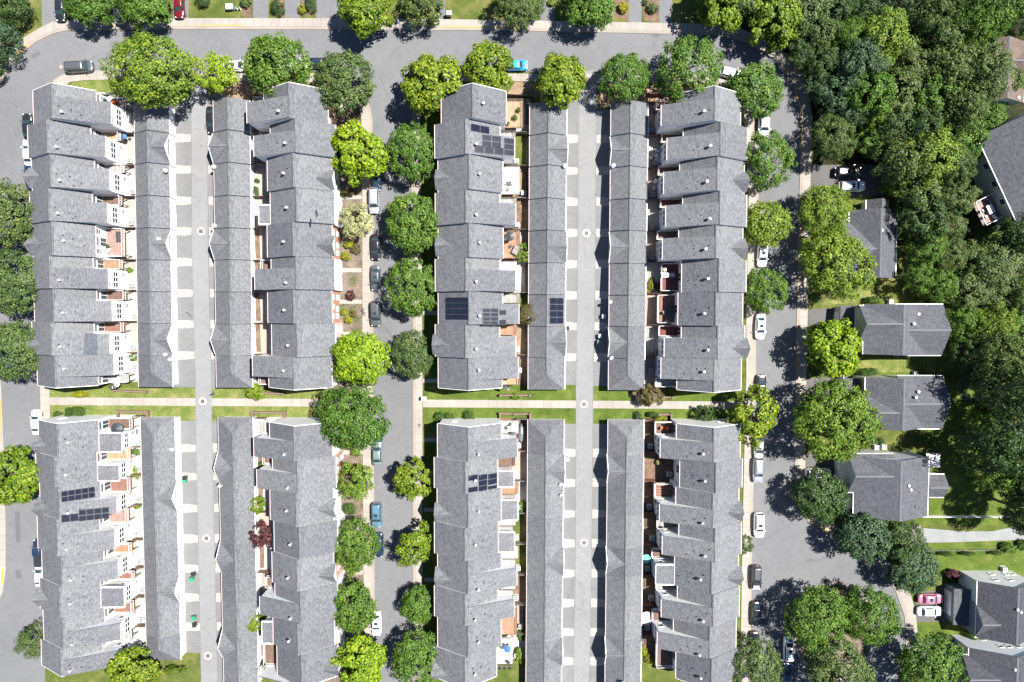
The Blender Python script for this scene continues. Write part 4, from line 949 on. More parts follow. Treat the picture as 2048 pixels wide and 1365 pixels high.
r_, z_ = detached('brown-shingled house among the trees of the wood', [('Y', 1945, 84, 2048, 206, 5.5, 8.0), ('X', 2005, 100, 2100, 160, 5.4, 7.4)], 'cream', 'roof_b', 'roof_b', [(2037, 196, 6.5, 'v')])
# the turned house
c = W(2062, 335, 5.8); z0 = g(c.y); HC = c; HZ = z0; ang = math.atan2(-130, 65)
root = thing('detached_house', 'sage-walled house turned askew with a furnished rear deck', 'house', (c.x, c.y, z0), ang, group='detached houses by the wood')
w_, r_ = MB(), MB(); block(w_, r_, -9, -6.2, 9, 6.2, 5.8, 9.2, 'X', base=-1.5)
w_.build('wall', M['sage'], root, local=True); r_.build('roof', M['roof_dx'], root, local=True)
def window_loc(parent, x0, x1, y, z0_, z1_, sy):
    q = MB(); t = .07
    q.box(x0, x1, y, y + sy * .05, z0_, z0_ + t); q.box(x0, x1, y, y + sy * .05, z1_ - t, z1_); q.box(x0, x0 + t, y, y + sy * .05, z0_ + t, z1_ - t); q.box(x1 - t, x1, y, y + sy * .05, z0_ + t, z1_ - t)
    o = q.build('window', M['trim'], parent, local=True)
    q = MB(); q.box(x0 + t, x1 - t, y, y + sy * .02, z0_ + t, z1_ - t); q.build('pane', M['glass'], o, local=True)
for sy in (-1, 1):
    for x in (-7, -3.5, 0, 3.5, 7): window_loc(root, x - .6, x + .6, sy * 5.9, 3.6, 4.9, sy)
    q = MB(); q.box(-8.98, 8.98, sy * 6.2, sy * 6.31, 5.64, 5.79); q.build('gutter', M['trim'], root, local=True)
q = MB(); q.box(1.5, 6.2, -9.6, -5.9, 2.3, 2.5); dk = q.build('deck', M['deck_pink'], root, local=True)
ROOT['tmp'] = Vector((0, 0, 0))
q = MB()
for a, b in (((1.55, -5.95), (1.55, -9.55)), ((1.55, -9.55), (6.15, -9.55)), ((6.15, -9.55), (6.15, -5.95))):
    q.tube((a[0], a[1], 3.4), (b[0], b[1], 3.4), .05, n=4)
    n = 12
    for i in range(n + 1):
        t = i / n; x = a[0] + (b[0] - a[0]) * t; y = a[1] + (b[1] - a[1]) * t; q.box(x - .03, x + .03, y - .03, y + .03, 2.5, 3.4)
q.build('railing', M['trim'], dk, local=True)
for x, y in ((1.7, -9.4), (6.0, -9.4)):
    q = MB(); q.box(x - .08, x + .08, y - .08, y + .08, -1, 2.3); q.build('post', M['fence'], dk, local=True)

HROOT = root; HANG = ang
# ------------------------------------------------------------------ trees
def crown_mesh(name, seed, style, trunk=True):
    """leaf clumps through a unit crown whose centre is at z = 1.12; returns crown and trunk meshes"""
    r = np.random.default_rng(seed)
    n_cl, cr, leaves, ls, rough, zs, inner = dict(
        maple=(84, (.15, .23), 150, .054, .13, .88, 18), round=(150, (.12, .19), 100, .040, .11, .85, 18), loose=(62, (.13, .23), 130, .046, .24, .8, 5),
        big=(270, (.09, .155), 84, .030, .17, .72, 44), wood=(120, (.11, .21), 95, .038, .30, 1.0, 14), star=(62, (.13, .21), 125, .052, .28, .8, 4), fine=(210, (.085, .145), 84, .031, .13, .85, 24),
        shrub=(46, (.2, .3), 80, .075, .12, .8, 8), hedge=(46, (.24, .32), 80, .06, .05, .75, 10))[style]
    # a lumpy outline: a few large lobes pull the radius in and out
    lob = r.normal(size=(9, 3)); lob /= np.linalg.norm(lob, axis=1)[:, None]; amp = r.uniform(-1, 1, 9) * rough
    cen = []
    k = 0
    while len(cen) < n_cl:
        d = r.normal(size=3); d /= np.linalg.norm(d)
        if d[2] < -.45: continue
        rad = 1 + sum(a * max(0, float(d @ l)) ** 3 for a, l in zip(amp, lob)) + r.normal() * rough * .35
        q = r.uniform(.62, .86) if len(cen) > inner else r.uniform(.2, .55)
        c = d * rad * q; c[2] *= zs
        cen.append(c)
    V, Fc = [], []
    for c in cen:
        R_ = r.uniform(*cr)
        n = int(leaves * (R_ / cr[1]) ** 1.6) + 8
        d = r.normal(size=(n, 3)); d /= np.linalg.norm(d, axis=1)[:, None]
        out = c / (np.linalg.norm(c) + 1e-6)
        keep = (d @ out) > -.55
        d = d[keep]; n = len(d)
        p = c + d * R_ * r.uniform(.55, 1.08, (n, 1)) * np.array([1, 1, .85])
        nor = d * .6 + out * .5 + r.normal(size=(n, 3)) * .36 + np.array([0, 0, .5]); nor /= np.linalg.norm(nor, axis=1)[:, None]
        t = np.cross(nor, r.normal(size=(n, 3))); t /= np.linalg.norm(t, axis=1)[:, None]; b = np.cross(nor, t)
        s = ls * r.uniform(.65, 1.25, (n, 1))
        quad = np.stack([p + t * s, p + b * s * .62 + nor * s * .12, p - t * s * .85, p - b * s * .62 + nor * s * .12], axis=1)
        V.append(quad.reshape(-1, 3))
    V = np.concatenate(V); V[:, 2] += 1.12
    if style in ('shrub', 'hedge'): V[:, 2] -= 1.12 - .55
    V[:, 2] = np.maximum(V[:, 2], .03)
    nq = len(V) // 4
    me = bpy.data.meshes.new(name)
    me.vertices.add(len(V)); me.vertices.foreach_set('co', V.ravel().astype(np.float32))
    me.loops.add(nq * 4); me.loops.foreach_set('vertex_index', np.arange(nq * 4, dtype=np.int32))
    me.polygons.add(nq); me.polygons.foreach_set('loop_start', np.arange(0, nq * 4, 4, dtype=np.int32))
    me.update(calc_edges=True)
    me.materials.append(None)
    # trunk with limbs
    mb = MB(); rr = random.Random(seed)
    if style in ('shrub', 'hedge'):
        for i in range(4):
            a = rr.uniform(0, 6.28); mb.tube((0, 0, -.05), (.45 * math.cos(a), .45 * math.sin(a), .5), .05, .02, n=5)
    else:
        mb.tube((0, 0, -.06), (.01, 0, .42), .062, .048, n=9)
        mb.tube((.01, 0, .41), (.02, -.01, 1.25), .047, .015, n=7)
        for i in range(7):
            a = i * 2.4 + rr.uniform(-.4, .4); z = .4 + .1 * (i % 4); l = rr.uniform(.45, .68)
            p1 = (l * .5 * math.cos(a), l * .5 * math.sin(a), z + .3); p2 = (l * math.cos(a + .3), l * math.sin(a + .3), z + .62)
            mb.tube((0, 0, z), p1, .026, .017, n=6); mb.tube(p1, p2, .017, .006, n=5)
            p3 = (l * .85 * math.cos(a - .5), l * .85 * math.sin(a - .5), z + .55); mb.tube(p1, p3, .013, .005, n=5)
    tm = bpy.data.meshes.new('trunk'); tm.from_pydata(mb.v, [], mb.f); tm.materials.append(M['bark'])
    return me, tm

PROTO = {}
for st_, n in (('maple', 3), ('round', 3), ('loose', 3), ('big', 3), ('wood', 4), ('star', 2), ('fine', 3), ('shrub', 3), ('hedge', 2)):
    PROTO[st_] = [crown_mesh(f'{st_}_crown', 11 + 7 * i + len(st_), st_) for i in range(n)]
TCOUNT = [0]
def tree(px, py, rpx, style, leaf, label, cat='tree', group=None, name='tree', zc=1.12, squash=1.0):
    tall = zc / 1.12
    rad = rpx / 10.5
    for _ in range(3):
        p = W(px, py, zc * rad); rad = rpx * (H - p.z) / F
    i = TCOUNT[0]; TCOUNT[0] += 1
    cm, tm = PROTO[style][i % len(PROTO[style])]
    small = style in ('shrub', 'hedge')
    if small: p = W(px, py, .4 * rad)
    root = thing(name, label, cat, (p.x, p.y, g(p.y)), (i * 2.399) % 6.283, group)
    fat = 1.12 if style in ('round', 'fine') else 1.04
    root.scale = (rad * fat, rad * fat * squash, rad * (tall if not small else .95))
    if small: root.rotation_euler.z = 0 if squash != 1 else root.rotation_euler.z
    elif 700 < px < 900 and style in ('round', 'fine'):
        root.rotation_euler.z = 0; root.scale.y *= 1.1
    for nm, me, mat in (('crown' if not small else 'foliage', cm, LEAF[leaf]), ('trunk' if not small else 'stem', tm, M['bark'])):
        o = bpy.data.objects.new(nm, me); C.objects.link(o); o.parent = root
        o.material_slots[0].link = 'OBJECT'; o.material_slots[0].material = mat
    return root

T = [
 (22, 10, 40, 'wood', 'dark', 'dark tree in the northwest corner above the street bend'), (4, 78, 36, 'wood', 'blue', 'bluish dark tree outside the northwest street bend'), (-25, 130, 34, 'wood', 'dark', 'dark tree half out of view outside the northwest bend'),
 (180, 4, 46, 'round', 'mid', 'round tree between the black car and the pickup'), (288, 4, 50, 'round', 'mid', 'round tree between the pickup and the red car'),
 (727, 16, 56, 'maple', 'maple', 'leafy bright maple opposite the top of the middle street'), (845, 5, 46, 'loose', 'olive', 'loose dull green tree above the open north lawn'), (1036, 8, 48, 'fine', 'olive', 'dense olive tree east of the small north lawn'), (1180, 8, 50, 'round', 'mid', 'round green tree above the north street opposite the alley'),
 (1440, 10, 54, 'maple', 'maple', 'yellow-green maple at the northeast bend'), (1545, 40, 54, 'maple', 'maple', 'yellow-green maple against the edge of the wood'),
 (300, 145, 82, 'big', 'bright', 'largest spreading tree over the end of the first garage row'), (430, 150, 43, 'loose', 'lime', 'loose yellowish tree at the mouth of the western alley'), (553, 133, 61, 'round', 'mid', 'round tree beside the white sedan on the north street'), (683, 165, 62, 'fine', 'olive', 'dense olive tree at the corner of north and middle streets'),
 (866, 170, 60, 'maple', 'maple', 'maple on the east corner of the middle street'), (975, 138, 50, 'maple', 'maple', 'maple beside the bright blue car'), (1124, 160, 54, 'maple', 'maple', 'maple over the north end of the third garage row'), (1250, 153, 51, 'fine', 'mid', 'round tree over the north end of the fourth garage row'), (1380, 138, 64, 'fine', 'mid', 'broad tree behind the white car at the northeast bend'), (1509, 182, 55, 'round', 'mid', 'green tree on the inside of the northeast bend'),
 (717, 305, 58, 'maple', 'lime', 'vivid yellow-green maple, northernmost on the middle street'), (716, 444, 34, 'loose', 'cream', 'cream flowering tree beside the silver car'), (718, 715, 61, 'maple', 'lime', 'vivid yellow-green maple just north of the footpath'), (705, 838, 71, 'big', 'mid', 'great dark green tree at the end of the western footpath'), (713, 960, 39, 'loose', 'bright', 'scruffy green tree south of the grey-green sedan'), (712, 1087, 48, 'fine', 'mid', 'green oval tree beside the lower brick house front'), (706, 1210, 47, 'round', 'mid', 'green tree beside the white sedan of the middle street'), (722, 1322, 57, 'maple', 'lime', 'yellow-green maple at the bottom of the middle street'),
 (826, 302, 51, 'fine', 'mid', 'first round tree down the east pavement of the middle street'), (827, 446, 53, 'round', 'mid', 'round tree opposite the cream flowering tree'), (826, 577, 52, 'fine', 'mid', 'round tree opposite the dark parked cars'), (827, 707, 44, 'fine', 'olive', 'smaller dull round tree opposite the yellow-green maple'), (825, 957, 43, 'star', 'maple', 'open star-shaped young maple with a loose shadow'), (828, 1087, 46, 'star', 'maple', 'yellowish spiky young maple south of the star-shaped one'), (836, 1211, 35, 'round', 'mid', 'small round tree opposite the white sedan'), (832, 1318, 56, 'fine', 'mid', 'dark green tree at the bottom of the middle street'),
 (14, 430, 65, 'fine', 'olive', 'uppermost dark tree on the west street edge'), (22, 567, 65, 'fine', 'olive', 'middle dark tree on the west street edge'), (26, 700, 65, 'fine', 'olive', 'lowest dark tree on the west street edge above the footpath'), (30, 955, 58, 'maple', 'maple', 'yellow-green maple on the west street below the footpath'), (68, 1284, 34, 'wood', 'olive', 'small dark tree at the southwest corner'), (264, 1340, 52, 'maple', 'maple', 'green tree against the south end of the first garage row'),
 (1530, 318, 54, 'fine', 'mid', 'first big round tree down the inner side of the east street'), (1533, 449, 46, 'round', 'bright', 'bright round tree north of the sunroofed white car'), (1528, 582, 48, 'fine', 'mid', 'round tree between the two white cars'), (1512, 838, 61, 'star', 'maple', 'yellow-green tree at the east end of the footpath'), (1512, 1332, 58, 'fine', 'olive', 'dark tree at the bottom of the east street'), (1488, 1090, 20, 'loose', 'olive', 'small grey-green tree beside the white estate car'),
 (1648, 418, 57, 'big', 'bright', 'bright tree beside the parking drive'), (1668, 530, 74, 'big', 'bright', 'very large bright tree in front of the bungalow'), (1666, 698, 58, 'maple', 'lime', 'yellow-green maple in front of the sage-walled house'), (1664, 840, 88, 'big', 'bright', 'largest bright tree in front of the slate-roofed house'), (1640, 993, 53, 'round', 'dark', 'dark round tree over the white car on the drive'), (1727, 1072, 52, 'round', 'blue', 'bluish tree at the edge of the turning circle'), (1796, 1073, 48, 'wood', 'dark', 'dark tree beside the concrete pad of the gravel path'), (1826, 1137, 51, 'round', 'blue', 'bluish round tree south of the gravel path'), (1638, 1236, 68, 'big', 'mid', 'western of the two big trees on the round island'), (1738, 1236, 64, 'big', 'mid', 'eastern of the two big trees on the round island'), (1680, 1352, 76, 'big', 'olive', 'dark tree at the south of the round island'), (1860, 1342, 72, 'big', 'mid', 'big green tree in front of the dark-clad corner house'),
 (1045, 508, 19, 'loose', 'bright', 'small bright tree beside the orange deck'), (1055, 628, 24, 'loose', 'bronze', 'bronze tree leaning over the third garage row'), (1300, 790, 25, 'loose', 'bronze', 'bronze-leaved tree on the footpath east of the alley'), (525, 1070, 26, 'loose', 'plum', 'plum-leaved tree between garages and houses'), (508, 1245, 24, 'loose', 'maple', 'small green tree over the lower second garage row'), (513, 1010, 20, 'loose', 'maple', 'small green tree behind the lower second garages'), (1412, 827, 20, 'loose', 'dark', 'dark shrubby tree on the lawn by the east footpath'),
]
for t in T: tree(*t[:3], t[3], t[4], t[5], group='street and garden trees')
WOOD = [
 [(1478, -10, 50, 'olive'), (1605, 15, 44, 'olive'), (1668, 12, 50, 'dark'), (1735, 12, 50, 'dark'), (1800, 10, 48, 'blue'), (1862, 12, 52, 'olive'), (1930, 10, 52, 'mid'), (2000, 15, 55, 'mid'), (2060, 20, 45, 'mid')],
 [(1636, 68, 46, 'olive'), (1700, 70, 44, 'mid'), (1760, 72, 48, 'bright'), (1822, 78, 48, 'olive'), (1888, 72, 48, 'olive'), (1945, 60, 44, 'mid'), (1605, 108, 30, 'dark'), (1968, 108, 38, 'olive'), (2010, 75, 30, 'mid')],
 [(1650, 125, 42, 'dark'), (1712, 130, 44, 'blue'), (1772, 118, 36, 'bright'), (1830, 138, 50, 'olive'), (1892, 140, 50, 'olive'), (1962, 158, 52, 'olive'), (2002, 165, 42, 'olive')],
 [(1640, 172, 34, 'blue'), (1690, 186, 46, 'blue'), (1742, 190, 44, 'mid'), (1800, 190, 46, 'olive'), (1862, 195, 46, 'mid'), (1920, 215, 44, 'olive'), (1975, 225, 36, 'mid'), (1700, 232, 38, 'blue')],
 [(1666, 278, 47, 'olive'), (1752, 218, 36, 'bright'), (1795, 250, 46, 'dark'), (1850, 258, 46, 'dark'), (1912, 262, 48, 'mid'), (1945, 285, 36, 'mid'), (1740, 285, 38, 'mid')],
 [(1795, 325, 48, 'olive'), (1850, 322, 46, 'bright'), (1900, 330, 46, 'olive'), (1800, 372, 40, 'bright')],
 [(1850, 385, 50, 'olive'), (1905, 395, 48, 'olive'), (1842, 440, 44, 'dark'), (1890, 448, 46, 'olive'), (2035, 475, 40, 'dark')],
 [(1846, 500, 42, 'mid'), (1895, 510, 48, 'olive'), (1948, 520, 50, 'olive'), (2005, 530, 50, 'olive'), (1835, 555, 40, 'mid'), (1880, 575, 46, 'mid')],
 [(1935, 580, 50, 'olive'), (1992, 590, 52, 'olive'), (2045, 590, 48, 'olive'), (1920, 640, 48, 'mid'), (1975, 650, 52, 'bright'), (2032, 655, 52, 'mid')],
 [(1945, 705, 46, 'dark'), (2000, 715, 52, 'olive'), (2052, 720, 48, 'dark'), (1960, 765, 48, 'blue'), (2018, 780, 52, 'olive')],
 [(1965, 830, 50, 'mid'), (2025, 840, 55, 'blue'), (1985, 890, 50, 'dark'), (2045, 905, 55, 'dark'), (1995, 945, 46, 'mid'), (2040, 975, 50, 'dark'), (2055, 1025, 42, 'olive')],
]
TONE = dict(olive='dull green', dark='dark green', blue='bluish green', mid='green', bright='bright green')
NAMES = ['northernmost tier', 'second tier from north', 'third tier from north', 'tier above the yellow kerb', 'tier by the isolated kerbside crown', 'tier north of the bungalow', 'tier beside the askew house deck', 'tier behind the bungalow', 'tier behind the sage-walled house', 'tier behind the slate-roofed house', 'southernmost tier by the back lawn']
for row, nm in zip(WOOD, NAMES):
    for k, (x, y, r_, lf) in enumerate(row):
        tree(x, y, r_ * (rnd.uniform(.8, 1.28) if not (y > 480 and x < 1985) else rnd.uniform(.76, .95)), rnd.choice(['wood', 'wood', 'wood', 'big', 'loose']) if lf != 'bright' else 'wood', lf, f'{TONE[lf]} woodland tree, {ORD[k]} counted from the street side, {nm}', group='trees of the wood', name='woodland_tree', zc=rnd.uniform(.95, 1.65) if nm not in NAMES[-2:] else rnd.uniform(1.5, 2.2))

S = [
 (540, -2, 0, 'hedge', 'hedge', 'x'),
]
SH = [
 (555, 17, 14, 'hedge', 'dark', 'large dark shrub between two north driveways', 1.15), (492, 6, 11, 'shrub', 'olive', 'olive shrub beside the green utility box', 1), (405, 2, 15, 'hedge', 'dark', 'dark clipped shrub beside the red car drive', 1), (622, 10, 13, 'hedge', 'dark', 'dark shrub behind the golden one', 1.3), (605, 20, 9, 'shrub', 'golden', 'golden shrub at a north driveway corner', 1),
 (1246, 16, 12, 'shrub', 'golden', 'yellowish shrub in the mulch by the north pavement', 1), (1305, 18, 11, 'shrub', 'olive', 'spreading grey-green shrub on bare mulch up north', 1), (1290, 6, 6, 'shrub', 'dark', 'small round dark shrub above the spreading one', 1), (1103, 6, 9, 'shrub', 'bright', 'bright shrub between two big north trees', 1),
 (151, 825, 22, 'hedge', 'hedge', 'long clipped hedge below the western footpath', .55), (117, 830, 10, 'hedge', 'hedge', 'small round bush beside the long clipped hedge', .8), (162, 789, 16, 'shrub', 'golden', 'low golden shrub on the lawn above the footpath', .45), (510, 783, 20, 'shrub', 'maple', 'round yellow-green shrub at the end of the second garage row', .9),
 (878, 834, 11, 'hedge', 'hedge', 'western bush of the joined pair on the mulch', 1), (898, 834, 11, 'hedge', 'hedge', 'eastern bush of the joined pair on the mulch', .8), (937, 833, 13, 'hedge', 'hedge', 'single clipped bush by the white end wall', .9), (1031, 793, 9, 'shrub', 'bright', 'bright bush on the brick garden wall', .8),
 (1275, 833, 9, 'hedge', 'dark', 'tall dark bush at the end of the fourth garage row', 1.2), (1305, 829, 13, 'shrub', 'hedge', 'spreading bush south of the bronze tree', .5), (1320, 838, 13, 'shrub', 'golden', 'yellow flowering bush beside the low wall', .5),
 (698, 490, 11, 'shrub', 'golden', 'upper golden bush by the brick front', .8), (692, 513, 10, 'shrub', 'golden', 'lower golden bush by the brick front', .9), (711, 498, 10, 'shrub', 'bronze', 'brown bush beside the two golden bushes', 1.2), (690, 625, 9, 'shrub', 'golden', 'upper bright bush in the lower brick front bed', .9), (697, 640, 9, 'shrub', 'golden', 'lower bright bush in the lower brick front bed', .9), (702, 592, 10, 'shrub', 'plum', 'dark purple bush on brown mulch', 1), (700, 386, 9, 'shrub', 'bronze', 'rust-coloured bush north of the flowering tree', 1), (686, 390, 6, 'hedge', 'hedge', 'small green ball by the white front', 1), (706, 628, 8, 'shrub', 'bronze', 'brown bush by the middle street path', 1),
 (698, 1018, 14, 'hedge', 'hedge', 'green ball beside the scruffy street tree', .9), (712, 905, 12, 'shrub', 'bright', 'low bright bush north of the scruffy tree', .7), (703, 1140, 12, 'shrub', 'bright', 'green bush below the oval tree', 1),
 (1303, 570, 8, 'shrub', 'golden', 'yellow bush against the fourth garage row', 1.7), (1320, 574, 11, 'hedge', 'hedge', 'neat green ball in the shaded yard', .85), (1296, 584, 5, 'shrub', 'golden', 'tiny yellow bush against the fourth garage row', 1),
 (1287, 1302, 9, 'shrub', 'golden', 'yellow bush in the lower east yard', 1.3), (1297, 1318, 9, 'shrub', 'golden', 'yellow-green bush beside the yellow one', 1.3), (1046, 1014, 9, 'shrub', 'bright', 'bright bush behind the lower third garages', 1.6), (1045, 1270, 10, 'shrub', 'mid', 'green bush beside the terracotta deck', 1.5), (1038, 1310, 10, 'shrub', 'bright', 'green bush beside the three-chair deck', 1.7),
 (265, 716, 9, 'shrub', 'mid', 'green bush against the first garage row', 1), (260, 541, 7, 'shrub', 'bright', 'bright bush in the white western yard', .8), (272, 904, 10, 'shrub', 'mid', 'green bush behind the lower first garages', .7), (271, 945, 10, 'shrub', 'bright', 'big bush in the lower first yards', 1.4), (275, 1013, 8, 'shrub', 'bright', 'bush near the solar arrays yard', .8), (510, 383, 9, 'hedge', 'hedge', 'larger green ball in the second yards', 1.1), (514, 362, 6, 'hedge', 'hedge', 'smaller green ball in the second yards', .8), (526, 928, 10, 'shrub', 'mid', 'low green plant beside the sunlit wall', .7),
 (1742, 601, 16, 'shrub', 'hedge', 'low bush on the dry lawn north of the sage-walled house', .5), (1727, 745, 18, 'hedge', 'hedge', 'clipped hedge north of the slate-roofed house', .5), (1746, 743, 10, 'hedge', 'dark', 'dark bush at the end of the clipped hedge', .7), (1747, 882, 8, 'hedge', 'dark', 'western dark bush above the twin air conditioners', 1), (1760, 883, 8, 'hedge', 'dark', 'eastern dark bush above the twin air conditioners', 1),
 (1904, 1148, 18, 'shrub', 'plum', 'brown-purple bush beside the blue-grey house', .55), (2014, 1095, 15, 'shrub', 'mid', 'green bush by the gravel path', .8), (2045, 1090, 14, 'shrub', 'mid', 'bush at the edge of view by the gravel path', .9), (1888, 1276, 18, 'hedge', 'dark', 'dark sprawling bush in front of the corner house', .6), (1945, 1271, 20, 'hedge', 'hedge', 'long hedge between the two blue-grey houses', .4), (350, 1338, 22, 'shrub', 'bright', 'green bed at the south end of the first garage row', .35), (1990, 1105, 14, 'hedge', 'hedge', 'trimmed hedge strip beyond the gravel path', .35), (1935, 1107, 16, 'hedge', 'hedge', 'low hedge row south of the gravel path', .3), (1890, 1107, 16, 'hedge', 'hedge', 'low hedge piece nearest the turning circle', .3), (1985, 448, 9, 'shrub', 'plum', 'reddish bush beside the furnished deck', 1),
 (838, 175, 8, 'shrub', 'olive', 'ground shrub under the corner maple', 1), (665, 205, 10, 'shrub', 'olive', 'bush under the corner olive tree', 1),
]
for x, y, r_, stl, lf, lb, sq in SH: tree(x, y, r_, stl, lf, lb, 'shrub', 'garden shrubs', 'shrub', squash=sq)

# ------------------------------------------------------------------ cars
def loft(sections, mb, m=0):
    n = len(sections[0]); b = len(mb.v)
    for s_ in sections: mb.v += [tuple(p) for p in s_]
    for i in range(len(sections) - 1):
        for j in range(n):
            k = (j + 1) % n
            mb.f.append((b + i * n + j, b + i * n + k, b + (i + 1) * n + k, b + (i + 1) * n + j)); mb.m.append(m)
    mb.f.append(tuple(b + j for j in reversed(range(n)))); mb.m.append(m)
    e = b + (len(sections) - 1) * n
    mb.f.append(tuple(e + j for j in range(n))); mb.m.append(m)

def car_proto(kind):
    """meshes of one car body type along +X"""
    L, Wd, Hh, hood, cab = dict(sedan=(4.75, 1.82, 1.45, .98, (-1.75, -1.05, .45, 1.25)), suv=(4.75, 1.92, 1.72, 1.12, (-2.3, -2.0, .55, 1.3)), hatch=(4.1, 1.76, 1.5, 1.0, (-1.9, -1.45, .45, 1.15)),
                                pickup=(5.4, 1.95, 1.8, 1.15, (-.5, -.35, .85, 1.45)), van=(5.0, 1.98, 1.76, 1.12, (-2.4, -2.15, .9, 1.7)))[kind]
    h = L / 2
    parts = []
    body = MB()
    secs = []
    for u in (-1, -.985, -.93, -.8, -.5, 0, .45, .75, .9, .965, 1):
        x = u * h; ta = 1 - .30 * max(0, abs(u) - .72) / .28 * abs(u) ** 4
        if abs(u) == 1: ta = .62
        w = Wd / 2 * ta; top = hood - (.14 if u > .9 else .05 if u > .7 else 0) - (.08 if u < -.95 else 0)
        if kind == 'pickup' and u < -.2: top = hood
        zb = .28 if abs(u) < .95 else .38
        pr = [(-w * .92, zb), (-w, zb + .15), (-w, (zb + top) / 2), (-w * .97, top - .1), (-w * .86, top - .015), (-w * .4, top + .015), (w * .4, top + .015), (w * .86, top - .015), (w * .97, top - .1), (w, (zb + top) / 2), (w, zb + .15), (w * .92, zb)]
        secs.append([(x, y, z) for y, z in pr])
    loft(secs, body)
    br, tr, tf, bf = cab; wb = Wd / 2 * .9; wt = Wd / 2 * .72; z0 = hood - .03; z1 = Hh
    cs = []
    for x, w, z in ((0, 0, 0),): pass
    # cabin hull: rings from the sill up to the roof
    def ring(xr, xf, w, z, cr=.18):
        pts = []
        for (cx, cy, a0) in ((xf - cr, w - cr, 0), (xr + cr, w - cr, 90), (xr + cr, -w + cr, 180), (xf - cr, -w + cr, 270)):
            for a in (0, 45, 90):
                t = math.radians(a0 + a); pts.append((cx + cr * math.cos(t), cy + cr * math.sin(t), z))
        return pts
    loft([ring(br, bf, wb, z0), ring(tr - .04, tf + .06, wt + .03, z1 - .1), ring(tr + .05, tf - .06, wt - .08, z1 - .02), ring(tr + .3, tf - .3, wt - .3, z1)], body)
    if kind == 'pickup':
        body.box(-h + .12, br - .05, -Wd / 2 * .8, Wd / 2 * .8, hood - .02, hood + .025)
    parts.append(('body', body, 'PAINT', True))
    if kind == 'pickup':
        q = MB(); q.box(-h + .25, br - .1, -Wd / 2 * .66, Wd / 2 * .66, hood + .025, hood + .035); parts.append(('load_bed', q, 'black', False))
    def glass(name, pts, n=.012):
        q = MB(); a, b, c_ = Vector(pts[0]), Vector(pts[1]), Vector(pts[2]); nn = (b - a).cross(c_ - a).normalized()
        p = [Vector(v) + nn * n for v in pts]; q.face(p); q.face([v - nn * .01 for v in reversed(p)]); parts.append((name, q, 'cglass', False))
    zl, zh = z0 + .07, z1 - .13
    f = lambda a, b, t: a + (b - a) * t
    t0, t1 = .1, .92
    zA, zB = f(z0, z1 - .1, t0), f(z0, z1 - .1, t1)
    fa, fb_ = f(bf, tf + .06, t0), f(bf, tf + .06, t1); ra, rb_ = f(br, tr - .04, t0), f(br, tr - .04, t1); wa, wb2 = f(wb, wt + .03, t0), f(wb, wt + .03, t1)
    glass('windshield', [(fa, -wa + .16, zA), (fa, wa - .16, zA), (fb_, wb2 - .16, zB), (fb_, -wb2 + .16, zB)])
    glass('rear_window', [(ra, wa - .18, zA), (ra, -wa + .18, zA), (rb_, -wb2 + .18, zB), (rb_, wb2 - .18, zB)])
    for sg in (1, -1):
        q = [(fa - .28, sg * wa, zA), (ra + .28, sg * wa, zA), (rb_ + .26, sg * wb2, zB), (fb_ - .26, sg * wb2, zB)]
        glass('side_window', q if sg > 0 else [q[1], q[0], q[3], q[2]])
    for sg in (1, -1):
        q = MB(); q.box(bf - .35, bf - .2, sg * (Wd / 2 - .02), sg * (Wd / 2 + .18), hood + .02, hood + .14); parts.append(('mirror', q, 'PAINT', False))
        q = MB(); q.box(h * .9, h * .965, sg * Wd * .26, sg * Wd * .38, hood - .2, hood - .075); parts.append(('headlight', q, 'lampw', False))
        q = MB(); q.box(-h * .99, -h * .955, sg * Wd * .26, sg * Wd * .36, hood - .22, hood - .06); parts.append(('taillight', q, 'lampr', False))
    for sx in (1, -1):
        for sg in (1, -1):
            q = MB(); q.tube((sx * h * .62, sg * (Wd / 2 - .2), .33), (sx * h * .62, sg * (Wd / 2 + .015), .33), .33, n=16); parts.append(('wheel', q, 'tyre', False))
            q = MB(); q.tube((sx * h * .62, sg * (Wd / 2 + .015), .33), (sx * h * .62, sg * (Wd / 2 + .03), .33), .2, n=12); parts.append(('rim', q, 'rim', False))
    if kind in ('suv', 'van'):
        for sg in (1, -1):
            q = MB(); q.tube((tr + .25, sg * (wt - .12), z1 + .03), (tf - .25, sg * (wt - .12), z1 + .03), .025, n=6); parts.append(('roof_rail', q, 'black', False))
    info = (tr, tf, wt, z1)
    return parts, info
CARM = {}
def get_car(kind):
    if kind not in CARM:
        parts, info = car_proto(kind); out = []
        for nm, mb, mat, sm in parts:
            me = bpy.data.meshes.new(nm); me.from_pydata(mb.v, [], mb.f); me.materials.append(M.get(mat))
            if sm: me.polygons.foreach_set('use_smooth', [True] * len(me.polygons))
            out.append((nm, me, mat))
        CARM[kind] = (out, info)
    return CARM[kind]
PAINT = {k: paint('car_paint_' + k, c, me) for k, c, me in (('white', (.8, .8, .8), 0), ('black', (.012, .012, .014), 0), ('grey', (.09, .095, .1), .4), ('silver', (.5, .51, .53), .6), ('blue', (.02, .3, .6), .1), ('navy', (.015, .03, .06), .3), ('red', (.11, .006, .012), .1), ('green', (.2, .26, .25), .5), ('pink', (.5, .16, .24), .2), ('steel', (.33, .35, .42), .5), ('teal', (.1, .2, .28), .4), ('sand', (.25, .27, .25), .4))}
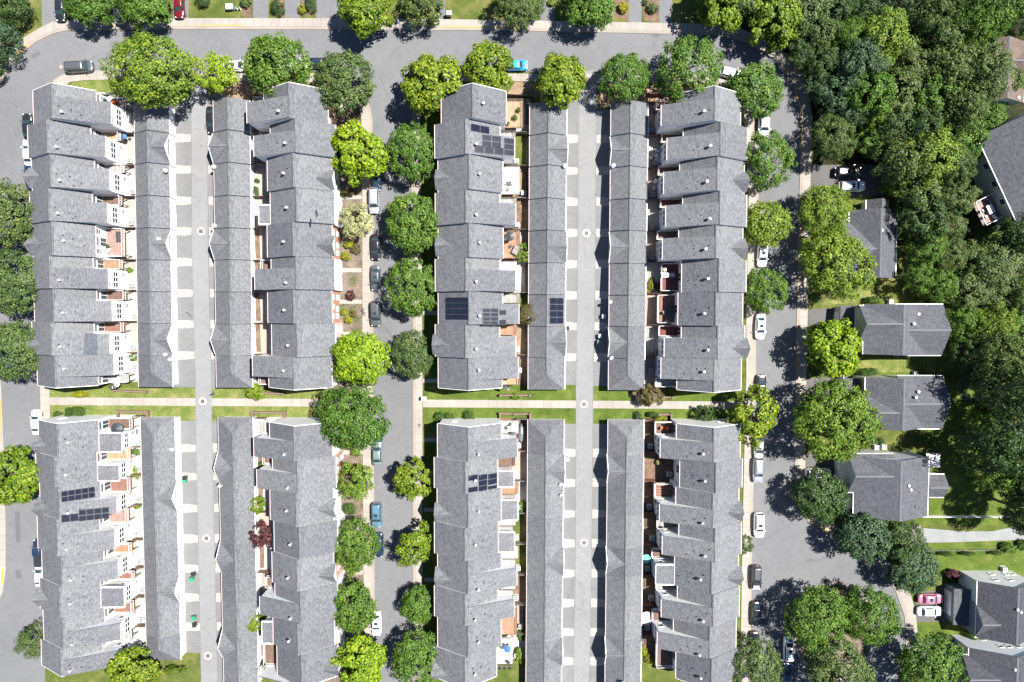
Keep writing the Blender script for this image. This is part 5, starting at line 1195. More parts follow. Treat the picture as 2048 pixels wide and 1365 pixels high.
def car(px, py, ang, kind, col, label, sunroof=False, hood=None, roofcol=None, scale=1.0):
    """ang: heading in degrees, 0 = east, 90 = north"""
    p = W(px, py, .8); parts, info = get_car(kind)
    root = thing('parked_car' if kind != 'pickup' else 'parked_pickup', label, 'car', (p.x, p.y, g(p.y) + .04), math.radians(ang), 'cars parked on the estate', scale)
    sl_ = math.atan(SLOPE) if YB1 < p.y < YB2 else 0
    if sl_ and abs(math.sin(math.radians(ang))) > .5: root.rotation_euler = (0, -sl_ * math.copysign(1, math.sin(math.radians(ang))), math.radians(ang))
    lastw = None
    for nm, me, mat in parts:
        o = bpy.data.objects.new(nm, me); C.objects.link(o); o.parent = root
        if nm == 'rim' and lastw is not None: o.parent = lastw
        if nm == 'wheel': lastw = o
        if mat == 'PAINT':
            o.material_slots[0].link = 'OBJECT'; o.material_slots[0].material = PAINT[col]
    tr, tf, wt, z1 = info
    if sunroof:
        q = MB(); q.box(tf - .95, tf - .32, -wt + .3, wt - .3, z1 - .02, z1 + .012); q.build('sunroof', M['cglass'], root, local=True)
    if roofcol:
        q = MB(); q.box(tr + .3, tf - .35, -wt + .14, wt - .14, z1 - .02, z1 + .014); q.build('roof_panel', PAINT[roofcol] if roofcol in PAINT else M[roofcol], root, local=True)
    if hood:
        x0 = info[1] + .95; q = MB(); q.box(x0, x0 + .75, -.6, .6, .95, 1.135); q.build('hood_panel', PAINT[hood], root, local=True)
    return root
car(158, 134, 4, 'van', 'grey', 'dark grey minivan parked on the northwest bend')
car(471, 132, 0, 'sedan', 'white', 'white sedan on the north street between two trees', True)
car(640, 126, 0, 'hatch', 'black', 'black hatchback poking out of the corner tree', roofcol='navy'); car(590, 130, 0, 'sedan', 'white', 'white car almost hidden under a round north street tree')
car(1033, 131, 0, 'hatch', 'blue', 'bright blue hatchback on the north street', scale=1.0); car(1462, 147, -15, 'hatch', 'white', 'white car between two trees at the northeast bend')
car(56, 254, 90, 'sedan', 'black', 'black car partly behind the first west-street roof'); car(57, 305, 90, 'sedan', 'white', 'white car tucked beside the second west-street house'); car(60, 352, 90, 'sedan', 'navy', 'dark blue car by the uppermost west street tree')
car(73, 845, 90, 'sedan', 'white', 'white sedan on the west street at the footpath end'); car(78, 1106, 90, 'pickup', 'navy', 'dark pickup on the lower west street'); car(80, 1151, 90, 'sedan', 'white', 'white car behind the dark pickup')
car(748, 401, -90, 'suv', 'silver', 'silver crossover north of the cream flowering tree'); car(751, 494, -90, 'sedan', 'black', 'black sedan in the shade of a round tree'); car(751, 556, -90, 'sedan', 'grey', 'dark grey sedan with a sunroof, middle street', True); car(751, 627, -90, 'suv', 'grey', 'charcoal crossover with a glass roof, middle street', True)
car(753, 358, -90, 'hatch', 'navy', 'dark blue hatchback under the northern lime maple'); car(755, 862, -90, 'sedan', 'navy', 'navy car under the great dark green tree'); car(754, 907, 90, 'sedan', 'green', 'grey-green sedan south of the great tree'); car(753, 1030, -90, 'suv', 'teal', 'blue crossover with sunroof by the oval tree', True); car(757, 1090, -90, 'sedan', 'navy', 'dark car mostly hidden by the oval tree'); car(753, 1247, -90, 'sedan', 'white', 'white sedan with a black sunroof, lower middle street', True)
car(1528, 248, -90, 'suv', 'white', 'white van-like car between two round east street trees'); car(1525, 508, -90, 'sedan', 'white', 'white sunroofed car south of the bright round tree', True); car(1521, 653, -90, 'sedan', 'white', 'white sunroofed car south of two round trees', True); car(1522, 774, 90, 'sedan', 'black', 'black sedan at the east end of the footpath'); car(1518, 894, -90, 'sedan', 'silver', 'pale car peeking out of the yellow-green tree'); car(1516, 940, -90, 'suv', 'steel', 'lilac-grey estate on the lower east street'); car(1518, 1050, -90, 'suv', 'white', 'white estate car beside the small grey-green tree', True); car(1512, 1155, -90, 'suv', 'black', 'black off-roader with a pale bonnet', hood='silver', roofcol='grey'); car(1512, 1228, -90, 'sedan', 'black', 'black car in the island tree shadow', True); car(1509, 1288, -90, 'sedan', 'black', 'dark car half under the bottom east street tree'); car(1577, 1298, 90, 'suv', 'white', 'white crossover with a blue bonnet by the island', True, hood='teal'); car(1574, 1350, 90, 'sedan', 'navy', 'navy car under the island tree at the bottom')
car(1695, 344, 0, 'suv', 'black', 'black car on the shaded parking drive'); car(1703, 373, 0, 'suv', 'white', 'white crossover on the parking drive', True); car(1636, 947, 0, 'suv', 'white', 'white car on the drive under a dark round tree', True); car(1861, 1198, 0, 'sedan', 'pink', 'pink car beside the blue-grey house', True); car(1859, 1223, 0, 'sedan', 'white', 'white sedan next to the pink car')
car(121, 16, -90, 'sedan', 'black', 'black car on the first north driveway'); car(240, 18, -90, 'pickup', 'sand', 'grey-green pickup between two round trees'); car(358, 10, -90, 'sedan', 'red', 'dark red car on a north driveway'); car(423, 240, -90, 'sedan', 'black', 'black car beside the second garage row')
# ------------------------------------------------------------------ yards, fences and everything small
GARBY = {}
for q in GAR: GARBY.setdefault(q['name'], []).append(q)
def gar_x(row, y):
    k = 'g' + row[1] + row[2]
    c = min(GARBY[k], key=lambda q: abs((q['Y0'] + q['Y1']) / 2 - y))
    return c['L'] if UNITS_S[row] > 0 else c['R']
UNITS_S = {u['row']: u['s'] for u in UNITS}
YM = {'c1': ['patio', 'patio', 'conc', 'patio'], 'c2': ['conc', 'patio', 'conc', 'paver'], 'c3': ['patio', 'mulch', 'grass', 'paver', 'dirt'], 'c4': ['paver', 'mulch', 'patio', 'mulch']}  # c4: dark ground colours carry the shade of the houses
YN = {'patio': 'pale concrete patio', 'conc': 'pale concrete patio', 'paver': 'brown paved patio', 'mulch': 'brown mulch-toned yard', 'grass': 'small green yard', 'dirt': 'tan timber-edged yard'}
yr = random.Random(21)
def ybox(mb, x0, x1, y0, y1, h, z):
    mb.box(x0, x1, y0, y1, z, z + h)
seen_fx = {}
ymesh = {}
for u in UNITS:
    s, row = u['s'], u['row']; yc = (u['Y0'] + u['Y1']) / 2
    gx = gar_x(row, yc); xm = u['xm'] - s * .3
    ms = YM[row[:2]]; mt = ms[(u['i'] * 2 + (1 if row[2] == 'l' else 0)) % len(ms)]
    if (row, u['i']) == ('c2u', 7): mt = 'paver'
    if (row, u['i']) in (('c3l', 4),): mt = 'grass'
    mb = MB(); sheet_mb(mb, [(xm, u['Y0']), (gx, u['Y0']), (gx, u['Y1']), (xm, u['Y1'])], .02, 0, True)
    o = mb.build('patio' if mt in ('patio', 'conc', 'paver') else 'yard', M[mt]); tag(o, f'{YN[mt]} behind the {u["name"]}', 'yard', kind='structure')
    u['gx'] = gx
    # planting strip against the garage
    if yr.random() < .7:
        mb = MB(); sheet_mb(mb, [(gx - s * .9, u['Y0'] + .3), (gx, u['Y0'] + .3), (gx, u['Y1'] - .3), (gx - s * .9, u['Y1'] - .3)], .026, 0, True)
        tag(mb.build('planting_bed', M['mulch']), f'narrow bed along the garage behind the {u["name"]}', 'planting bed', kind='structure')
    # dividing fence at the north side of the yard
    fx0 = (u['xe'] if u['ext'] else u['xm']) + s * .05
    if u['i'] > 0 or True:
        fm = {'c1': 'fence', 'c2': 'fence', 'c3': 'fence_grey', 'c4': 'fence_red'}[row[:2]]
        y = u['Y1'] - .02
        root = thing('garden_fence', f'wooden fence on the north side of the yard, {u["name"]}', 'fence', ((fx0 + gx) / 2, y, g(y)), group='fences between the yards')
        q = MB(); q.box(fx0, gx - s * .05, y - .025, y + .025, g(y) + .08, g(y) + 1.75); q.build('board_panel', M[fm], root)
        for t in (.02, .5, .98):
            x = fx0 + (gx - s * .05 - fx0) * t; q = MB(); q.box(x - .06, x + .06, y - .06, y + .06, g(y) - .2, g(y) + 1.9); q.build('post', M[fm], root)
    # air conditioner beside the house
    if (row, u['i']) not in (('c1u', 4), ('c3u', 4)):
        ax = (u['xe'] if u['ext'] else u['xm']) + s * .85
        ay = (u['ext'][0] + .9) if u['ext'] else u['Y0'] + 1.0
        if row.startswith('c3'): ax = (u['xe'] if u['ext'] else u['xm'] + s * 3.4) + s * .6
        z = g(ay)
        root = thing('air_conditioner', f'square air conditioner in the yard of the {u["name"]}', 'air conditioner', (ax, ay, z), group='air conditioners in the yards')
        q = MB(); q.box(ax - .42, ax + .42, ay - .42, ay + .42, z + .08, z + .85); q.box(ax - .5, ax + .5, ay - .5, ay + .5, z, z + .08); q.build('casing', M['acbox'], root)
        q = MB(); q.tube((ax, ay, z + .85), (ax, ay, z + .87), .33, n=16); q.build('fan_grille', M['acgrille'], root)
        q = MB(); q.tube((ax, ay, z + .87), (ax, ay, z + .9), .1, n=10); q.build('fan_hub', M['acbox'], root)
UB = {(u['row'], u['i']): u for u in UNITS}

def chair(x, y, z, a, mat, label, name='garden_chair'):
    r = thing(name, label, 'chair', (x, y, z), a, 'garden chairs')
    q = MB(); q.box(-.27, .27, -.26, .26, .38, .44); q.build('seat', M[mat], r, local=True)
    q = MB(); q.prism_y([(-.27, .44), (-.33, .95), (-.29, .96), (-.22, .44)], -.26, .26); q.build('backrest', M[mat], r, local=True)
    for sx in (-.22, .22):
        for sy in (-.22, .22): q = MB(); q.tube((sx, sy, 0), (sx, sy, .38), .025, n=6); q.build('leg', M[mat], r, local=True)
    return r
def table(x, y, z, mat, label, r_=.55, square=False, a=0):
    r = thing('garden_table', label, 'table', (x, y, z), a, 'garden tables')
    q = MB()
    if square: q.box(-r_, r_, -r_ * .65, r_ * .65, .7, .75)
    else: q.tube((0, 0, .7), (0, 0, .75), r_, n=20)
    q.build('tabletop', M[mat], r, local=True)
    for k in range(4):
        t = math.pi / 4 + k * math.pi / 2; q = MB(); q.tube((r_ * .6 * math.cos(t), r_ * .5 * math.sin(t), 0), (r_ * .55 * math.cos(t), r_ * .45 * math.sin(t), .7), .03, n=6); q.build('leg', M[mat], r, local=True)
    return r
def umbrella(x, y, z, mat, label, r_=1.2, n=8, h=2.3, square=False):
    r = thing('patio_umbrella', label, 'umbrella', (x, y, z), 0 if square else .3, 'patio umbrellas')
    q = MB(); k = 4 if square else n
    P = [(r_ * math.cos(2 * math.pi * (i + .5) / k), r_ * math.sin(2 * math.pi * (i + .5) / k)) for i in range(k)]
    for i in range(k):
        a, b = P[i], P[(i + 1) % k]; q.face([(a[0], a[1], h - .35), (b[0], b[1], h - .35), (0, 0, h)]); q.face([(b[0], b[1], h - .35), (a[0], a[1], h - .35), (a[0], a[1], h - .5), (b[0], b[1], h - .5)])
    q.build('canopy', M[mat], r, local=True)
    q = MB(); q.tube((0, 0, 0), (0, 0, h + .1), .03, n=8); q.build('pole', M['metal_k'], r, local=True)
    q = MB(); q.tube((0, 0, 0), (0, 0, .1), .28, n=14); q.build('base', M['metal_k'], r, local=True)
    return r
def grill(x, y, z, a, label):
    r = thing('barbecue_grill', label, 'grill', (x, y, z), a, 'barbecues')
    q = MB(); q.box(-.4, .4, -.28, .28, .55, .85); q.build('firebox', M['metal_k'], r, local=True)
    q = MB(); q.prism_y([(-.4, .85), (-.36, 1.08), (-.18, 1.18), (.18, 1.18), (.36, 1.08), (.4, .85)], -.28, .28); q.build('lid', M['metal_k'], r, local=True)
    q = MB(); q.box(.42, .8, -.25, .25, .8, .83); q.build('side_shelf', M['acgrille'], r, local=True)
    for sx in (-.34, .34): q = MB(); q.box(sx - .03, sx + .03, -.22, .22, 0, .55); q.build('leg', M['metal_k'], r, local=True)
def pot(x, y, z, label, leaf='bright', r_=.35):
    r = thing('potted_plant', label, 'potted plant', (x, y, z), 0, 'potted plants')
    q = MB(); q.tube((0, 0, 0), (0, 0, .4), .2, .28, n=12); q.build('pot', M['terra'], r, local=True)
    cm, tm = PROTO['shrub'][0]; o = bpy.data.objects.new('foliage', cm); C.objects.link(o); o.parent = r; o.scale = (r_, r_, r_); o.location = (0, 0, .35); o.material_slots[0].link = 'OBJECT'; o.material_slots[0].material = LEAF[leaf]
def at(px, py, h=0): return W(px, py, h)
def deckz(u): return u['z0'] + 2.5
def on_deck(row, i, px, py):
    u = UB[(row, i)]; return hit(px, py, deckz(u)), deckz(u)

# deck and yard furniture the photograph shows
p, z = on_deck('c1u', 4, 241, 474); r = thing('garden_bench', 'slatted bench frame on the wide rosy deck', 'bench', (p.x, p.y, z), 1.57)
q = MB(); q.box(-.9, .9, -.25, .25, .4, .46); q.build('seat', M['metal_k'], r, local=True); q = MB(); q.box(-.9, .9, .22, .28, .46, .95); q.build('backrest', M['metal_k'], r, local=True)
for sx in (-.8, .8): q = MB(); q.box(sx - .04, sx + .04, -.22, .26, 0, .4); q.build('leg', M['metal_k'], r, local=True)
p, z = on_deck('c1u', 4, 221, 500); chair(p.x, p.y, z, 2.5, 'plastic_w', 'white chair on the wide rosy deck')
p, z = on_deck('c1u', 4, 219, 494); pot(p.x, p.y, z, 'teal-leaved pot plant on the wide rosy deck', 'blue', .4)
p, z = on_deck('c1u', 8, 238, 768); table(p.x, p.y, z, 'plastic_w', 'round pale table on the deck facing the lawn', .5)
p, z = on_deck('c1u', 8, 240, 758); chair(p.x, p.y, z, 1.5, 'plastic_w', 'pale chair behind the lawn-facing deck table'); p, z = on_deck('c1u', 8, 233, 763); chair(p.x, p.y, z, 0, 'plastic_w', 'pale chair west of the lawn-facing deck table')
p, z = on_deck('c1u', 8, 229, 774); grill(p.x, p.y, z, 0, 'dark covered grill on the lawn-facing deck')
p, z = on_deck('c1u', 0, 224, 200); table(p.x, p.y, z, 'plastic_w', 'white table on the northernmost west deck', .5, True, .7)
p, z = on_deck('c1u', 0, 230, 206); chair(p.x, p.y, z, .6, 'fabric_r', 'red chair on the northernmost west deck')
p = at(260, 279); umbrella(p.x, p.y, g(p.y), 'fabric_b', 'small blue umbrella in a white yard', .5)
p, z = on_deck('c1l', 0, 246, 855); umbrella(p.x, p.y, z, 'metal_k', 'folding dark umbrella on a brown deck', 1.2)
p = at(263, 851); table(p.x, p.y, g(p.y), 'fabric_b', 'blue table in the yard below the footpath', .6, True)
for k, (x, y) in enumerate(((271, 863), (273, 888))):
    p = at(x, y); r = thing('storage_box', ('grey' if k == 0 else 'blue-grey') + ' storage box behind the lower first garages', 'box', (p.x, p.y, g(p.y)))
    q = MB(); q.box(-.5, .5, -.45, .45, 0, .75); q.build('box_body', M['plastic_gb' if k == 0 else 'acbox'], r, local=True); q = MB(); q.box(-.53, .53, -.48, .48, .75, .82); q.build('lid', M['plastic_gb'], r, local=True)
p, z = on_deck('c1l', 0, 252, 871) ; p = at(269, 876); chair(p.x, p.y, g(p.y), 1, 'fabric_r', 'red chair in the yard beside the grey storage box')
# third row decks
p, z = on_deck('c3u', 0, 1030, 237); pot(p.x, p.y, z, 'potted shrub on the northern tan deck', 'mid', .5); p, z = on_deck('c3u', 0, 1037, 222); pot(p.x, p.y, z, 'climbing pot plant at the tan deck rail', 'olive', .45); p, z = on_deck('c3u', 0, 1016, 249); pot(p.x, p.y, z, 'small potted plant in the tan deck corner', 'mid', .35)
p, z = on_deck('c3u', 2, 1018, 368); table(p.x, p.y, z, 'metal_k', 'dark table on the bright white deck', .5, True)
for k, (x, y, a) in enumerate(((1012, 366, 0), (1024, 368, 3.1), (1017, 379, 1.6), (1011, 375, .5))):
    p, z = on_deck('c3u', 2, x, y); chair(p.x, p.y, z, a, 'fence_grey' if k == 2 else 'plastic_w', ['pale chair nearest the wall, bright white deck', 'pale chair at the rail, bright white deck', 'wooden chair on the south side of the bright white deck', 'angled pale chair on the bright white deck'][k])
p, z = on_deck('c3u', 4, 1020, 475); umbrella(p.x, p.y, z, 'metal_k', 'dark umbrella on the orange deck', .9)
p, z = on_deck('c3u', 4, 1010, 479); chair(p.x, p.y, z, 0, 'plastic_w', 'white chair on the orange deck'); p, z = on_deck('c3u', 4, 1032, 501); table(p.x, p.y, z, 'fence_grey', 'slatted wooden table on the orange deck', .8, True, 1.1)
p, z = on_deck('c3u', 4, 1022, 493); chair(p.x, p.y, z, 2, 'metal_k', 'dark chair on the orange deck')
p, z = on_deck('c3u', 8, 1011, 774); grill(p.x, p.y, z, -.6, 'covered dark grill on the tan deck by the garden wall')
p, z = on_deck('c3l', 0, 1021, 848); chair(p.x, p.y, z, 1, 'metal_k', 'dark chair on the white roof-terrace deck'); p, z = on_deck('c3l', 0, 1012, 855); chair(p.x, p.y, z, 2, 'metal_k', 'dark chair by the wall, white roof-terrace deck'); p, z = on_deck('c3l', 0, 1025, 865); grill(p.x, p.y, z, 0, 'dark grill on the white roof-terrace deck')
p = at(1043, 866); r = thing('covered_boat', 'grey covered boat-shaped hump in the third yards', 'covered boat', (p.x, p.y, g(p.y)), 1.57)
q = MB()
secs = [[(x, w * math.cos(t), .25 + hh * math.sin(t)) for t in [math.pi * k / 8 for k in range(9)]] for x, w, hh in ((-1.9, .1, .2), (-1.4, .6, .6), (0, .75, .8), (1.2, .65, .7), (1.9, .15, .3))]
loft(secs, q); q.build('cover', M['acgrille'], r, local=True); q = MB(); q.box(-1.2, 1.2, -.3, .3, 0, .27); q.build('cradle', M['metal_k'], r, local=True)
for k, x in enumerate((999, 1009, 1019)):
    p, z = on_deck('c3l', 7, x, 1331); chair(p.x, p.y, z, 1.57, 'metal_k', ['western of three dark deck chairs', 'middle of three dark deck chairs', 'eastern of three dark deck chairs'][k])
p, z = on_deck('c3l', 7, 1001, 1313); chair(p.x, p.y, z, 1, 'plastic_w', 'white chair above the three dark deck chairs'); p, z = on_deck('c3l', 7, 1016, 1321); table(p.x, p.y, z, 'metal_k', 'small dark table above the three dark deck chairs', .35)
p, z = on_deck('c3l', 6, 1015, 1289); umbrella(p.x, p.y, z, 'fabric_b', 'blue and white umbrella south of the terracotta deck', .7)
# fourth row yards
p, z = on_deck('c4u', 5, 1329, 551); table(p.x, p.y, z, 'plastic_w', 'pale table in the corner of the maroon deck', .6, True); p, z = on_deck('c4u', 5, 1341, 551); table(p.x, p.y, z, 'acbox', 'long grey bench table on the maroon deck', .6, True); p, z = on_deck('c4u', 5, 1329, 540); chair(p.x, p.y, z, 0, 'plastic_w', 'pale chair on the maroon deck')
p, z = on_deck('c4u', 6, 1342, 625); table(p.x, p.y, z, 'metal_k', 'dark covered table on the wide brown deck', 1.1, True, 1.4); p, z = on_deck('c4u', 6, 1327, 625); chair(p.x, p.y, z, .5, 'metal_k', 'dark chair on the wide brown deck'); p, z = on_deck('c4u', 6, 1332, 643); chair(p.x, p.y, z, .9, 'acbox', 'pale grey chair on the wide brown deck')
for k, (x, y) in enumerate(((1314, 303), (1312, 313), (1300, 317), (1299, 300), (1309, 365), (1307, 377))):
    p = at(x, y); chair(p.x, p.y, g(p.y), k, 'plastic_w', ['white chair nearest the house, white-chair yard', 'white chair angled in the white-chair yard', 'white chair against the garage, white-chair yard', 'white chair north in the white-chair yard', 'upper white lounger below the third yard fence', 'lower white lounger below the third yard fence'][k])
p = at(1314, 322); table(p.x, p.y, g(p.y), 'acbox', 'round glass table in the white-chair yard', .6)
p, z = on_deck('c4l', 0, 1323, 855); chair(p.x, p.y, z, .4, 'fabric_r', 'western orange chair on the footpath end deck'); p, z = on_deck('c4l', 0, 1331, 855); chair(p.x, p.y, z, 2.6, 'fabric_r', 'eastern orange chair on the footpath end deck')
p = at(1290, 1228); umbrella(p.x, p.y, g(p.y), 'fabric_p', 'lilac umbrella behind the lower fourth garages', 1.3, 12); p = at(1289, 1111); umbrella(p.x, p.y, g(p.y), 'fabric_t', 'teal umbrella behind the lower fourth garages', .9)
p = at(1316, 924); pot(p.x, p.y, g(p.y), 'pale flowering pot in a dark patio', 'cream', .6); p, z = on_deck('c4l', 3, 1322, 1055); pot(p.x, p.y, z, 'pink flowering pot on a deck corner', 'plum', .45)
p = W(1868, 922, 2.6); umbrella(p.x, p.y, g(p.y), 'fabric_c', 'large square cream awning umbrella behind the grey-walled house', 1.85, 4, 2.7, True)
p = at(505, 756); umbrella(p.x, p.y, g(p.y), 'fabric_b', 'blue tub-like umbrella in the shade by the footpath', .8, 14)
# pergola
p = W(1329, 990, 2.6); z = g(p.y); r = thing('pergola', 'open slatted pergola behind a lower east-street house', 'pergola', (p.x, p.y, z))
for sx in (-1.7, 1.7):
    for sy in (-1.5, 1.5): q = MB(); q.box(sx - .07, sx + .07, sy - .07, sy + .07, 0, 2.5); q.build('post', M['fence_grey'], r, local=True)
for k in range(8): q = MB(); y = -1.75 + k * .5; q.box(-2.1, 2.1, y - .04, y + .04, 2.62, 2.76); q.build('slat', M['deck_tan'], r, local=True)
for sx in (-1.7, 1.7): q = MB(); q.box(sx - .06, sx + .06, -1.9, 1.9, 2.5, 2.62); q.build('beam', M['fence_grey'], r, local=True)
# low garden walls around end yards
def low_wall(pts, label, mat='lowbrick', h=.9):
    ps = [W(x, y, .5) for x, y in pts]; r = thing('garden_wall', label, 'wall', (ps[0].x, ps[0].y, g(ps[0].y)), group='low walls beside the footpath')
    for a, b in zip(ps, ps[1:]):
        q = MB(); d = Vector((b.x - a.x, b.y - a.y, 0)); n = d.cross(Vector((0, 0, 1))).normalized() * .14; za, zb = g(a.y), g(b.y)
        c0, c1, c2_, c3 = (a + n), (b + n), (b - n), (a - n)
        pts8 = [(c0.x, c0.y, za - .2), (c1.x, c1.y, zb - .2), (c2_.x, c2_.y, zb - .2), (c3.x, c3.y, za - .2), (c0.x, c0.y, za + h), (c1.x, c1.y, zb + h), (c2_.x, c2_.y, zb + h), (c3.x, c3.y, za + h)]
        q.v = pts8; q.f = [(0, 3, 2, 1), (4, 5, 6, 7), (0, 1, 5, 4), (1, 2, 6, 5), (2, 3, 7, 6), (3, 0, 4, 7)]; q.m = [0] * 6
        q.build('wall_panel', M[mat], r)
    for a in ps:
        q = MB(); q.box(a.x - .2, a.x + .2, a.y - .2, a.y + .2, g(a.y) - .2, g(a.y) + h + .25); q.build('pier', M[mat], r)
low_wall([(236, 845), (236, 823), (296, 824), (296, 842)], 'low brown wall around the yard just below the western footpath'); low_wall([(230, 781), (262, 783), (293, 784)], 'low brown wall above the western footpath')
low_wall([(506, 845), (506, 825), (570, 826), (570, 846)], 'low brown wall below the footpath beside the second garages'); low_wall([(530, 786), (566, 788)], 'short dark wall in the shade of an end house')
low_wall([(1001, 791), (1060, 791)], 'brick garden wall with piers above the eastern footpath'); low_wall([(1000, 842), (1000, 827), (1030, 828), (1060, 828), (1060, 845)], 'brick garden wall with piers below the eastern footpath')
low_wall([(1318, 829), (1342, 829), (1342, 843)], 'low wall near the yellow flowering bush'); low_wall([(1325, 795), (1345, 795)], 'short wall below the grey-floored deck')
# red fence and rails in the north yards
def rail_fence(a, b, label, mat, h=1.7):
    A, Bp = W(*a), W(*b); r = thing('garden_fence', label, 'fence', (A.x, A.y, g(A.y)), group='fences between the yards')
    q = MB(); d = Vector((Bp.x - A.x, Bp.y - A.y, 0)); n = d.cross(Vector((0, 0, 1))).normalized() * .03; za, zb = g(A.y), g(Bp.y)
    q.v = [(A.x + n.x, A.y + n.y, za + .06), (Bp.x + n.x, Bp.y + n.y, zb + .06), (Bp.x - n.x, Bp.y - n.y, zb + .06), (A.x - n.x, A.y - n.y, za + .06), (A.x + n.x, A.y + n.y, za + h), (Bp.x + n.x, Bp.y + n.y, zb + h), (Bp.x - n.x, Bp.y - n.y, zb + h), (A.x - n.x, A.y - n.y, za + h)]
    q.f = [(0, 3, 2, 1), (4, 5, 6, 7), (0, 1, 5, 4), (1, 2, 6, 5), (2, 3, 7, 6), (3, 0, 4, 7)]; q.m = [0] * 6; q.build('board_panel', M[mat], r)
    k = max(2, int(d.length / 2.4))
    for i in range(k + 1):
        x = A.x + d.x * i / k; y = A.y + d.y * i / k; q = MB(); q.box(x - .06, x + .06, y - .06, y + .06, g(y) - .1, g(y) + h + .12); q.build('post', M[mat], r)
rail_fence((1290, 194), (1346, 191), 'red wooden fence at the north end of the fourth yards', 'fence_red'); rail_fence((1014, 194), (1064, 197), 'dark wooden fence at the north end of the third yards', 'fence'); rail_fence((196, 190), (226, 191), 'white fence at the north end of the west street row', 'trim', 1.2)
rail_fence((1832, 1031), (2018, 1032), 'long white fence south of the grey-walled house', 'trim', 1.2); rail_fence((1848, 905), (1876, 905), 'short pale fence beside the square awning', 'fence_grey', 1.0); rail_fence((1853, 1100), (2000, 1099), 'low fence above the hedge row by the gravel path', 'fence_grey', .6)
rail_fence((500, 196), (523, 196), 'dark fence beside the north end of the second garages', 'fence')
# covers in the roads
def drain(px, py, label):
    p = W(px, py); z = g(p.y) + .042; r = thing('storm_drain', label, 'drain', (p.x, p.y, z), group='ringed drains in the alleys'); r.rotation_euler.x = math.atan(SLOPE) if YB1 < p.y < YB2 else 0
    q = MB(); q.tube((0, 0, -.02), (0, 0, .004), .72, n=28); q.build('concrete_ring', M['chalk'], r, local=True)
    q = MB(); q.box(-.38, .38, -.38, .38, 0, .012)
    q.build('grate', M['rust'], r, local=True)
    q = MB()
    for k in range(5): q.box(-.33, .33, -.32 + k * .15, -.26 + k * .15, .012, .02)
    q.build('grate_bar', M['iron'], r, local=True)
for x, y, l in ((402, 463, 'ringed drain in the western alley, upper rows'), (405.5, 803, 'ringed drain where the footpath crosses the western alley'), (413, 1077, 'ringed drain in the western alley, lower rows'), (416, 1312, 'ringed drain at the bottom of the western alley'), (1173, 467, 'ringed drain in the eastern alley, upper rows'), (1168, 809, 'ringed drain where the footpath crosses the eastern alley'), (1168, 1086, 'ringed drain in the eastern alley, lower rows')): drain(x, y, l)
def cover(px, py, h, mat, label, r_=.36):
    p = W(px, py); r = thing('manhole_cover', label, 'manhole', (p.x, p.y, g(p.y) + h), group='round manhole covers'); r.rotation_euler.x = math.atan(SLOPE) if YB1 < p.y < YB2 else 0
    q = MB(); q.tube((0, 0, -.03), (0, 0, .008), r_, n=24); q.build('rim', M[mat], r, local=True); q = MB(); q.tube((0, 0, .008), (0, 0, .012), r_ * .8, n=24); q.build('lid', M[mat], r, local=True)
cover(285.5, 805, .065, 'pinkiron', 'pinkish cover in the western footpath, first yards'); cover(530.5, 808, .065, 'pinkiron', 'orange-brown cover in the footpath, second yards'); cover(1047, 811.5, .065, 'pinkiron', 'pink cover in the eastern footpath'); cover(838.5, 850.5, .135, 'iron', 'dark cover in the pavement of the middle street', .32); cover(122.5, 134.5, .03, 'pinkiron', 'brownish cover in the road behind the minivan'); cover(1502, 720, .135, 'acgrille', 'grey cover in the inner east pavement', .34)
# bins
def bin_(px, py, mat, label, a=0.0):
    p = W(px, py, .5); r = thing('wheelie_bin', label, 'bin', (p.x, p.y, g(p.y) + .04), a, 'wheeled bins')
    q = MB(); loft([[(-w, -w * 1.1, z), (w, -w * 1.1, z), (w, w * 1.1, z), (-w, w * 1.1, z)] for w, z in ((.23, .08), (.31, .98))], q); q.build('bin_body', M[mat], r, local=True)
    q = MB(); q.box(-.35, .35, -.38, .36, .98, 1.04); q.build('lid', M[mat], r, local=True)
    for sx in (-.24, .24): q = MB(); q.tube((sx - .04, .3, .1), (sx + .04, .3, .1), .1, n=12); q.build('wheel', M['tyre'], r, local=True)
bin_(371, 961, 'plastic_g', 'green bin by the lower first garages, upper one'); bin_(385, 1157.5, 'plastic_g', 'green bin next to a black bin, middle of the alley', .4); bin_(388, 1148, 'plastic_k', 'black bin above a green bin', .3); bin_(389, 1235, 'plastic_g', 'green bin with a black bin below it'); bin_(390.5, 1249, 'plastic_k', 'black bin below a green bin', .2)
bin_(1200, 672, 'acbox', 'pale bin in the shadow of the fourth garages'); bin_(1198, 684, 'plastic_gb', 'grey-green bin in the shadow of the fourth garages'); bin_(1142, 655, 'plastic_w', 'white bin on a pale strip by the third garages'); bin_(1134, 918, 'acbox', 'grey bin at the lower third garages', .3); bin_(1207, 633, 'acbox', 'lone pale bin in the alley shadow above the pair'); bin_(371, 1160 - 205, 'plastic_k', 'dark bin tucked beside the upper green bin')
